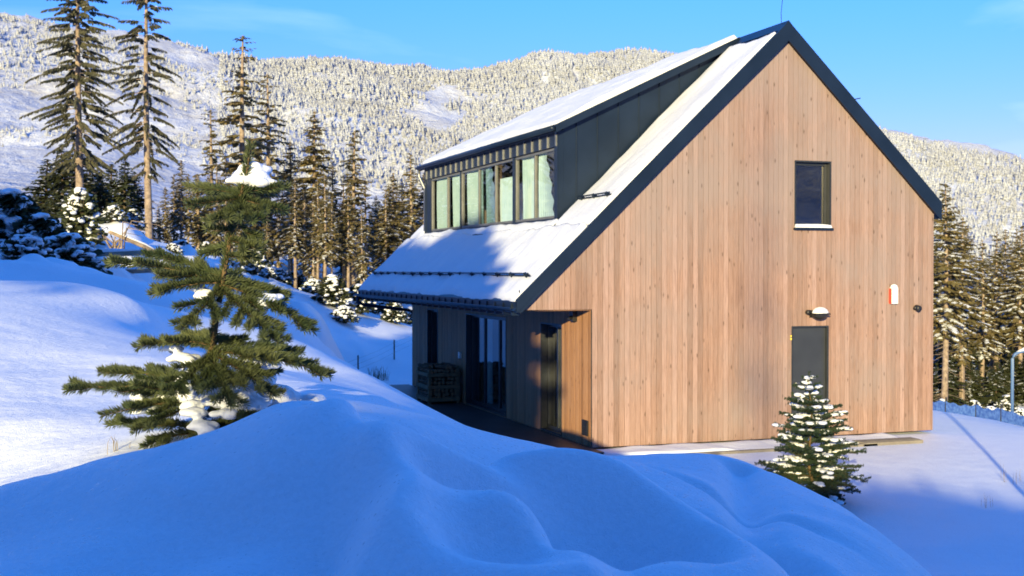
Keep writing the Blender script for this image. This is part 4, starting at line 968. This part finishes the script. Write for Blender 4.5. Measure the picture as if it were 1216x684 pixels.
lump([(288,430,.06,.8),(302,427,.05,1),(316,432,.04,.8)], .026, .6)
lump([(205,470,.12,1.2),(180,455,.15,1),(235,462,.10,1.2),(270,450,.15,1.2),(320,470,.15,1.2),(345,478,.12,1)], .05, .6)

# small fir in front of the gable door
def conifer_paths(base, h, rmax, seed, gap, per, up=.25):
    rg = random.Random(seed); paths = []; n = 12; bx = Vector(base)
    tr = [tuple(bx + Vector((.03*math.sin(i), .02*math.cos(i*1.7), h*i/n))) for i in range(n+1)]
    z = .06*h
    while z < h*.95:
        f = z/h; Lr = rmax*(1-f)**.9*(.8+.2*min(1, f*6)) + .05
        for k in range(per if f < .75 else 4):
            a = rg.uniform(0, 6.28); l = Lr*rg.uniform(.45, 1.22); p = bx + Vector((0,0,z)); d = Vector((math.cos(a), math.sin(a), 0))
            paths.append(([tuple(p), tuple(p + d*l*.5 + Vector((0,0,up*l*(.2+f)*.7))), tuple(p + d*l + Vector((0,0,up*l*(f*1.5-.25))))], .004+.006*(1-f)))
        z += gap*rg.uniform(.8, 1.2)
    return paths, (tr, [.028*(1-.9*i/n) for i in range(n+1)])
fx = W(963, 320, 17.2); fz = gz(fx.x, fx.y)
pth, trk = conifer_paths((fx.x, fx.y, fz-.03), 1.84, .84, 8, .095, 11, .35)
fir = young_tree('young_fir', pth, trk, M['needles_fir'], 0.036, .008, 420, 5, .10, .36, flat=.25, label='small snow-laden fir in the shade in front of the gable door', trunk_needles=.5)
rg_ = random.Random(3); cnt = 0
sets = []
for pts, r_ in pth:
    pa = np.array(pts); d = pa[2]-pa[0]
    if rg_.random() < .85:
        nbl = rg_.choice((1, 3, 4, 6)); balls = []
        t0 = rg_.uniform(.35, .8)
        for k in range(nbl+1):
            t = t0 + k*.075; t = min(t, 1.0); c = (1-t)**2*pa[0] + 2*t*(1-t)*pa[1] + t*t*pa[2]; q = rg_.uniform(.024, .058)
            balls.append(((c[0]+rg_.uniform(-.02,.02), c[1]+rg_.uniform(-.02,.02), c[2]+.02), (q*1.2, q*1.2, q*.5)))
        sets += balls
blob('snow', sets, fir, M['snow_far'], .012, disp=.012, smooth=3)

# snow-loaded shrubs and little spruces on the left and along the wood
def shrub_proto(h, rmax, seed, nb, snowk):
    root = empty('snowy_shrub'); rg = np.random.default_rng(seed); rr = random.Random(seed)
    n = nb; a = rg.uniform(0, 6.28, n); z = rg.uniform(.08, 1, n)**.9*h; R_ = rmax*(1-(z/h))**.6*rg.uniform(.5, 1.05, n)+.05
    P0 = np.stack([np.cos(a)*R_*.75, np.sin(a)*R_*.75, z*.96], 1); DV = np.stack([np.cos(a), np.sin(a), rg.uniform(-.5, .35, n)], 1)
    LN = rg.uniform(.10, .26, n)*h**.5; 
    kite_mesh('foliage', [kites(P0, DV, LN, LN*.4, rg, 1.2, .1), kites(P0*[.7,.7,1], DV[::-1], LN, LN*.4, rg, 1.2, .2)], M['needles_dark'], root)
    m = MB()
    for k in range(6): q = rr.uniform(0, 6.28); m.tube([(0,0,-.1),(math.cos(q)*rmax*.25, math.sin(q)*rmax*.25, h*.4),(math.cos(q)*rmax*.5, math.sin(q)*rmax*.5, h*.8)], [.03,.02,.006], 5)
    m.build('stems', M['bark_dark'], root)
    balls = []
    for k in range(snowk):
        i = rr.randrange(n); t = rr.uniform(.75, 1.15); q = rr.uniform(.032, .085)*h**.5
        balls.append(((P0[i,0]*t*1.1, P0[i,1]*t*1.1, P0[i,2]+.03), (q*1.3, q*1.1, q*.6)))
    blob('snow', balls, root, M['snow_far'], .022, disp=.02, smooth=3)
    reg(root); return root
SHP = [shrub_proto(1.3, .95, 1, 1000, 230), shrub_proto(1.6, .7, 2, 900, 200), shrub_proto(.8, .9, 6, 700, 170)]; used_s = set()
def shrub(k, px, D, s, label, group=None, cat='shrub'):
    w = W(px, 320, D); o = SHP[k] if k not in used_s else copy_tree(SHP[k]); used_s.add(k); KIDS
    o.location = (w.x, w.y, gz(w.x, w.y)-.04); s *= .62 if D > 33 else 1; o.scale = (s, s, s*.95); o.rotation_euler = (0, 0, (px*.7) % 6.28); tag(o, label, cat, group)
SG = 'snow-laden bushes on the bank at the left picture edge'
shrub(0, 12, 20, 1.0, 'large snow-laden bush at the left picture edge', SG); shrub(0, 48, 19.5, .85, 'snow-laden bush in the middle of the left edge row', SG)
shrub(2, 80, 19, .9, 'low snow-laden bush at the right end of the left edge row', SG); shrub(1, -8, 24, 1.1, 'tall snowy bush cut by the left picture edge', SG); shrub(2, 30, 17.5, .75, 'lowest snow-capped bush in front of the left edge row', SG)
shrub(1, 96, 31, 1.0, 'small round spruce thick with white snow beneath the dark tall trunk')
SG2 = 'snowy undergrowth along the wood edge'
for i, (px, D, k, s) in enumerate(((135,36,2,1.0),(158,37,0,.8),(215,40,2,1.2),(205,34,2,.7),(245,44,1,1.1),(275,46,2,1.3),(303,48,0,1.5),(330,50,2,1.4),(352,52,0,1.2),(372,50,2,1.4),(395,46,0,1.6),(408,44,2,1.4),(425,47,0,1.5),(447,50,2,1.6),(468,48,0,1.2),(485,50,2,1.3),(318,46,2,.9),(260,40,2,.8),(432,56,1,1.6),(290,56,1,1.5))):
    shrub(k, px, D, s, 'low snow-covered bush in the undergrowth along the foot of the left wood', SG2)
SG3 = 'snowy undergrowth behind the fence on the right'
for px, D, k, s in ((1135,50,2,1.2),(1158,52,0,1.1),(1178,50,2,1.4),(1196,54,0,1.2),(1214,50,2,1.3),(1120,54,0,1.0)):
    shrub(k, px, D, s, 'snowy bush between the fence and the right wood', SG3)

# timber lying and standing at the left edge of the wood
def ground_obj(name, px, D, fn, label, cat, m_, group=None):
    w = W(px, 320, D); z = gz(w.x, w.y); root = empty(name, (w.x, w.y, z), 0, label, cat, group); fn(root); return root
def stake(root):
    m = MB(); m.tube([(0,0,-.3),(0.01,0,.62)], .065, 8); m.build('post', M['rawwood'], root, smooth=False); dome('snow_cap', (0.01,0,.62), .085,.085,.07, M['snow_far'], root)
ground_obj('wooden_stake', 66, 28, stake, 'short pale wooden stake with a snow cap, left of the tall dark trunk', 'stake', None)
def stump(root):
    m = MB(); m.tube([(0,0,-.2),(0,0,.12),(.01,0,.42)], [.22,.18,.16], 10); m.build('bole', M['bark_dark'], root); dome('snow_cap', (0,0,.42), .19,.19,.12, M['snow_far'], root)
ground_obj('tree_stump', 105, 26, stump, 'dark tree stump with snow cap below the small white spruce', 'stump', None)
def fallen(root):
    m = MB(); m.tube([(-.85,0,.78),(0,.3,.42),(.75,.6,.0)], [.045,.06,.075], 10); m.build('stem', M['bark'], root, smooth=True)
    m = MB(); m.tube([(-.86,0,.82),(0,.3,.47),(.72,.6,.06)], [.03,.045,.045], 8); m.build('snow', M['snow_far'], root, smooth=True)
ground_obj('fallen_log', 172, 31, fallen, 'pale fallen log leaning out of the snow left of the sapling', 'log', None)
def twigs(root):
    m = MB(); rr = random.Random(4)
    for k in range(14): a = rr.uniform(0, 6.28); l = rr.uniform(.4, 1.3); m.tube([(rr.uniform(-.3,.3), rr.uniform(-.3,.3), 0), (math.cos(a)*l*.4, math.sin(a)*l*.4, l*.7), (math.cos(a)*l, math.sin(a)*l, l*.6)], [.02,.013,.005], 4)
    m.build('twigs', M['bark'], root)
ground_obj('brush_pile', 135, 31, twigs, 'bare arching twigs beside the small white spruce', 'branches', None)
for i, (px, D, l, a) in enumerate(((120,21,1.4,.2),(165,22,1.0,.6),(205,27,1.6,-.2),(235,30,1.5,.3))):
    def lg(root, l=l, a=a):
        m = MB(); dx, dy = math.cos(a-YAW)*l/2, math.sin(a-YAW)*l/2; m.tube([(-dx,-dy,.06),(dx,dy,.10)], .05, 8); m.build('stem', M['bark'], root)
        m = MB(); m.tube([(-dx*.95,-dy*.95,.09),(0,0,.125),(dx*.95,dy*.95,.13)], [.03,.05,.03], 8); m.build('snow', M['snow_far'], root, smooth=True)
    ground_obj('buried_log', px, D, lg, ('snow-covered log lying in the blue shadow just right of the stump', 'second snow-covered log, right of the one by the stump', 'longest snow-covered log behind the left boughs of the sapling', 'snow-covered log closest to the sapling stem')[i], 'log', 'logs lying in the snow at left')

# thin fence behind the house on the left, grass in the snow
def fence(name, pts, posth, mh_, label, mt, pm, step=1.5, rails=2):
    root = empty(name, (pts[0][0], pts[0][1], gz(*pts[0][:2])), 0, label, 'fence'); o0 = Vector(root.location)
    P_ = []; 
    for (a, b_) in zip(pts[:-1], pts[1:]):
        n = max(1, int(math.dist(a, b_)/step)); P_ += [(a[0]+(b_[0]-a[0])*k/n, a[1]+(b_[1]-a[1])*k/n) for k in range(n)]
    P_.append(pts[-1]); Z = [gz(*p) for p in P_]
    for p, z in zip(P_, Z):
        m = MB(); m.tube([Vector((p[0], p[1], z-.3))-o0, Vector((p[0]+.01, p[1], z+posth))-o0], .025, 7); m.build('post', M[pm], root)
    V = []; F = []; nn = 0; rr = random.Random(2)
    for i in range(len(P_)-1):
        K = 12
        for k in range(K):
            t0, t1 = k/K, (k+1)/K; a = [P_[i][j]*(1-t0)+P_[i+1][j]*t0 for j in (0, 1)]; b_ = [P_[i][j]*(1-t1)+P_[i+1][j]*t1 for j in (0, 1)]
            za = Z[i]*(1-t0)+Z[i+1]*t0; zb2 = Z[i]*(1-t1)+Z[i+1]*t1; sg = .06
            ha = mh_ - sg*math.sin(math.pi*t0) + .025*math.sin(17*t0+i*3) ; hb = mh_ - sg*math.sin(math.pi*t1) + .025*math.sin(17*t1+i*3)
            th_ = .02
            for d_, s_ in ((-th_, 1), (th_, -1)):
                q = [(a[0]+d_*.5, a[1]+d_, za-.05), (b_[0]+d_*.5, b_[1]+d_, zb2-.05), (b_[0]+d_*.5, b_[1]+d_, zb2+hb), (a[0]+d_*.5, a[1]+d_, za+ha)]
                V += [tuple(Vector(x)-o0) for x in q]; F.append((nn, nn+1, nn+2, nn+3)[::s_]); nn += 4
            V += [tuple(Vector(x)-o0) for x in ((a[0]-th_*.5,a[1]-th_,za+ha),(b_[0]-th_*.5,b_[1]-th_,zb2+hb),(b_[0]+th_*.5,b_[1]+th_,zb2+hb),(a[0]+th_*.5,a[1]+th_,za+ha))]; F.append((nn,nn+1,nn+2,nn+3)); nn += 4
    mesh_np('netting', V, F, M[mt], root)
    return root
pt = lambda px, D: tuple(W(px, 320, D))[:2]
fence('net_fence', [pt(1085,32.5), pt(1124,31.3), pt(1160,30.3), pt(1190,29.4), pt(1240,28)], .42, .33, 'low snow-crusted net fence on posts right of the house', 'mesh', 'black', 1.1)
def wires(name, pts, h, label):
    root = empty(name, (pts[0][0], pts[0][1], gz(*pts[0])), 0, label, 'fence'); o0 = Vector(root.location); tops = []
    for p in pts:
        z = gz(*p); m = MB(); m.tube([Vector((p[0],p[1],z-.2))-o0, Vector((p[0],p[1],z+h))-o0], .022, 6); m.build('post', M['bark_dark'], root); tops.append(Vector((p[0],p[1],z))-o0)
    m = MB()
    for hh in (.35, .6, .85):
        for a, b_ in zip(tops[:-1], tops[1:]): m.tube([a+Vector((0,0,hh*h)), (a+b_)/2+Vector((0,0,hh*h-.03)), b_+Vector((0,0,hh*h))], .004, 4)
    m.build('wire', M['metal_light'], root); return root
wires('wire_fence', [pt(345,31), pt(380,33), pt(425,36), pt(468,39), pt(500,42)], .62, 'thin wire fence with dark posts in the snow left of the house')
# bent pipe post at the far right
w = W(1203, 320, 29.2); z = gz(w.x, w.y); root = empty('pipe_post', (w.x, w.y, z), 0, 'blue pipe post bending over at its snowy top, far right', 'post')
rx = Vector((math.cos(YAW), -math.sin(YAW), 0))
arc = [Vector((0,0,-.3)), Vector((0,0,1.55))] + [rx*(.32-.32*math.cos(a)) + Vector((0,0,1.55+.18*math.sin(a))) for a in (.3,.6,.9,1.2,1.5)] + [rx*.9+Vector((0,0,1.78))]
m = MB(); m.tube(arc, .035, 8); m.build('pipe', M['bluesteel'], root, smooth=True)
m = MB(); m.tube([rx*.1+Vector((0,0,1.70)), rx*.3+Vector((0,0,1.78)), rx*.9+Vector((0,0,1.84))], [.02,.045,.05], 8); m.build('snow', M['snow_far'], root, smooth=True)
# grass tufts
def tuft(px, D, n, h, label, seed, k_=1.0):
    w = W(px, 320, D); root_z = gz(w.x, w.y); rr = random.Random(seed); m = MB()
    for k in range(n):
        a = rr.uniform(0, 6.28); r0 = rr.uniform(0, .35*min(1, h*2.5)); x, y = math.cos(a)*r0, math.sin(a)*r0; l = h*rr.uniform(.4, 1.1); q = rr.uniform(-.3,.3); q2 = rr.uniform(-.3,.3)
        m.tube([(x,y,-.05),(x+q*l*.4,y+q2*l*.4,l*.6),(x+q*l,y+q2*l,l*.9)], [.006*k_,.005*k_,.002*k_], 3, 0, False)
    o = m.build('grass_tuft', M['grass'], None); o.location = (w.x, w.y, root_z); tag(o, label, 'grass')
tuft(448, 36, 60, .42, 'dark dry grass tuft in the blue snow left of the house corner', 1)
tuft(1196, 19, 10, .3, 'thin dry grass stalks in sunlit snow at the far right', 2, .4)
tuft(1172, 17, 6, .2, 'few short stalks poking from the snow left of the far right ones', 3, .4)
tuft(908, 3.15, 14, .05, 'tiny dark twigs in the hollow of the foreground mound', 4, .15)
tuft(135, 3.52, 10, .05, 'tiny green shoots at the snow edge left of the sapling base', 5, .15)

# plinth strip, kerb and door step in front of the gable
m = MB(); m.box(-.15, 5.2, -1.12, -1.02, -.16, -.015); o = m.build('timber_kerb', M['concrete'], None, bevel=.006); tag(o, 'dark edging board half buried in snow along the gable foot', 'edging')
snow_slab('plinth_snow', None, lambda x: -.07, -.05, HW-1.2, -1.0, -.01, .06, .08, .06, 33, .15); tag(bpy.data.objects['plinth_snow'], kind='structure')
m = MB(); m.box(4.9, 6.2, -1.12, -1.03, -.10, .0)
for k in range(3): m.box(4.9, 6.2, -1.02+k*.1, -.93+k*.1, -.08, .006)
o = m.build('door_step', M['concrete'], None); tag(o, 'wooden step grate in the snow right of the small fir', 'step')

# firewood crate and its logs on the terrace
CX, CY = -.86, 7.78
root = empty('firewood_crate', (CX, CY, .003), 0, 'weathered timber crate for firewood on the terrace below the tall window', 'crate')
cw, cl, ch = .76, 1.05, .74
for (x, y) in ((0,0),(cw-.07,0),(0,cl-.07),(cw-.07,cl-.07)):
    m = MB(); m.box(x, x+.07, y, y+.07, 0, ch+.06); m.build('post', M['crate'], root, bevel=.004)
for k in range(3):
    z0 = .06 + k*.29
    for b in ((.0,cw,-.022,-.001),(.0,cw,cl+.001,cl+.022)): m = MB(); m.box(b[0], b[1], b[2], b[3], z0, z0+.085); m.build('slat', M['crate'], root)
    for b in ((-.022,-.001,0,cl),(cw+.001,cw+.022,0,cl)): m = MB(); m.box(b[0], b[1], b[2], b[3], z0, z0+.085); m.build('slat', M['crate'], root)
m = MB(); m.box(.0, cw, .0, cl, .05, .08); m.build('base', M['crate'], root)
def log_mesh(seed):
    rr = random.Random(seed); n = 7; pr = [(math.cos(2*math.pi*i/n)*rr.uniform(.035,.06), math.sin(2*math.pi*i/n)*rr.uniform(.035,.06)) for i in range(n)]
    m = MB(); L_ = .38
    m.add([(-L_/2, a, b) for a, b in pr] + [(L_/2, a, b) for a, b in pr], [(i, (i+1) % n, (i+1) % n+n, i+n) for i in range(n)], 0)
    m.add([(-L_/2, a, b) for a, b in pr], [tuple(range(n-1, -1, -1))], 1); m.add([(L_/2, a, b) for a, b in pr], [tuple(range(n))], 1); return m
protos = [log_mesh(k).build('firewood_log', [M['bark_dark'], M['log_end']]) for k in range(4)]; first = set(); rr = random.Random(9)
for lay in range(9):
    for j in range(7):
        for side_ in (0, 1, 2):
            if (side_ > 0 and lay < 6 and j > 0) or (lay >= 8 and rr.random() < .35): continue
            k = rr.randrange(4); o = protos[k] if k not in first else protos[k].copy()
            if k in first: COL.objects.link(o)
            first.add(k)
            o.location = (CX+.06+j*.103+rr.uniform(-.006,.006)+(lay % 2)*.012, CY+.21+side_*.33, .135+lay*.090)
            o.rotation_euler = (rr.uniform(0, 6.28), rr.uniform(-.05,.05), math.pi/2+rr.uniform(-.07,.07)+ (rr.uniform(-.5,.5) if lay > 7 else 0))
            tag(o, 'split firewood log piled in the terrace crate', 'log', 'firewood logs in the crate')
def plane_u(px, py):
    a = W(px, py, 1) - Vector(CAM); t = -CAM[2]/a.z; q = Vector(CAM) + a*t
    return q.x*math.cos(SUN_AZ) - q.y*math.sin(SUN_AZ)
# shadow-throwing wood behind the camera
rr = random.Random(12); i = 0
for u in np.arange(2.7, 16, .9):
    i += 1; behind('C1', -38+rr.uniform(-1.5, 1.5), u+rr.uniform(-.3,.3), -.40+rr.uniform(-.15,.2), i, 1.0)
for u in np.arange(3.0, 15, .9):
    i += 1; behind('C1', -48+rr.uniform(-1, 1), u, -.5+rr.uniform(-.15,.2), i, 1.2)
i += 1; behind('B3', -92, 2.9, 6.9, i, .2)
for u, wt, xs in ((-4.4, 5.5, 1.0), (-5.8, 5.2, 1.0), (-7.2, 5.7, 1), (-8.8, 6.3, 1.0), (-5.1, 5.2, 1), (-6.5, 5.4, 1), (-4.0, 4.9, 1), (-2.9, 3.4, .7), (-3.2, 3.5, .8), (-4.7, 3.5, .9), (-6.3, 3.6, .9), (-8, 3.8, 1)):
    i += 1; behind('P', -36+rr.uniform(-1, 1), u, wt, i, xs)
w = plane_u(1207, 570); p = au(-8, w)
o = empty('utility_pole', (p[0], p[1], gz(*p)), 0, 'thin wooden pole standing outside the picture to the right, casting the long shadow line', 'pole')
m = MB(); H_ = 2.0+8*.189-gz(*p); m.tube([(0,0,-.3),(0,0,H_)], .035, 10); m.build('shaft', M['bark'], o); m = MB(); m.tube([(0,0,H_),(0,0,H_+.06)], .05, 10); m.build('cap', M['metal'], o)
[bpy.data.objects.remove(c) for c in list(PROTO['P'].children)]; bpy.data.objects.remove(PROTO['P'])
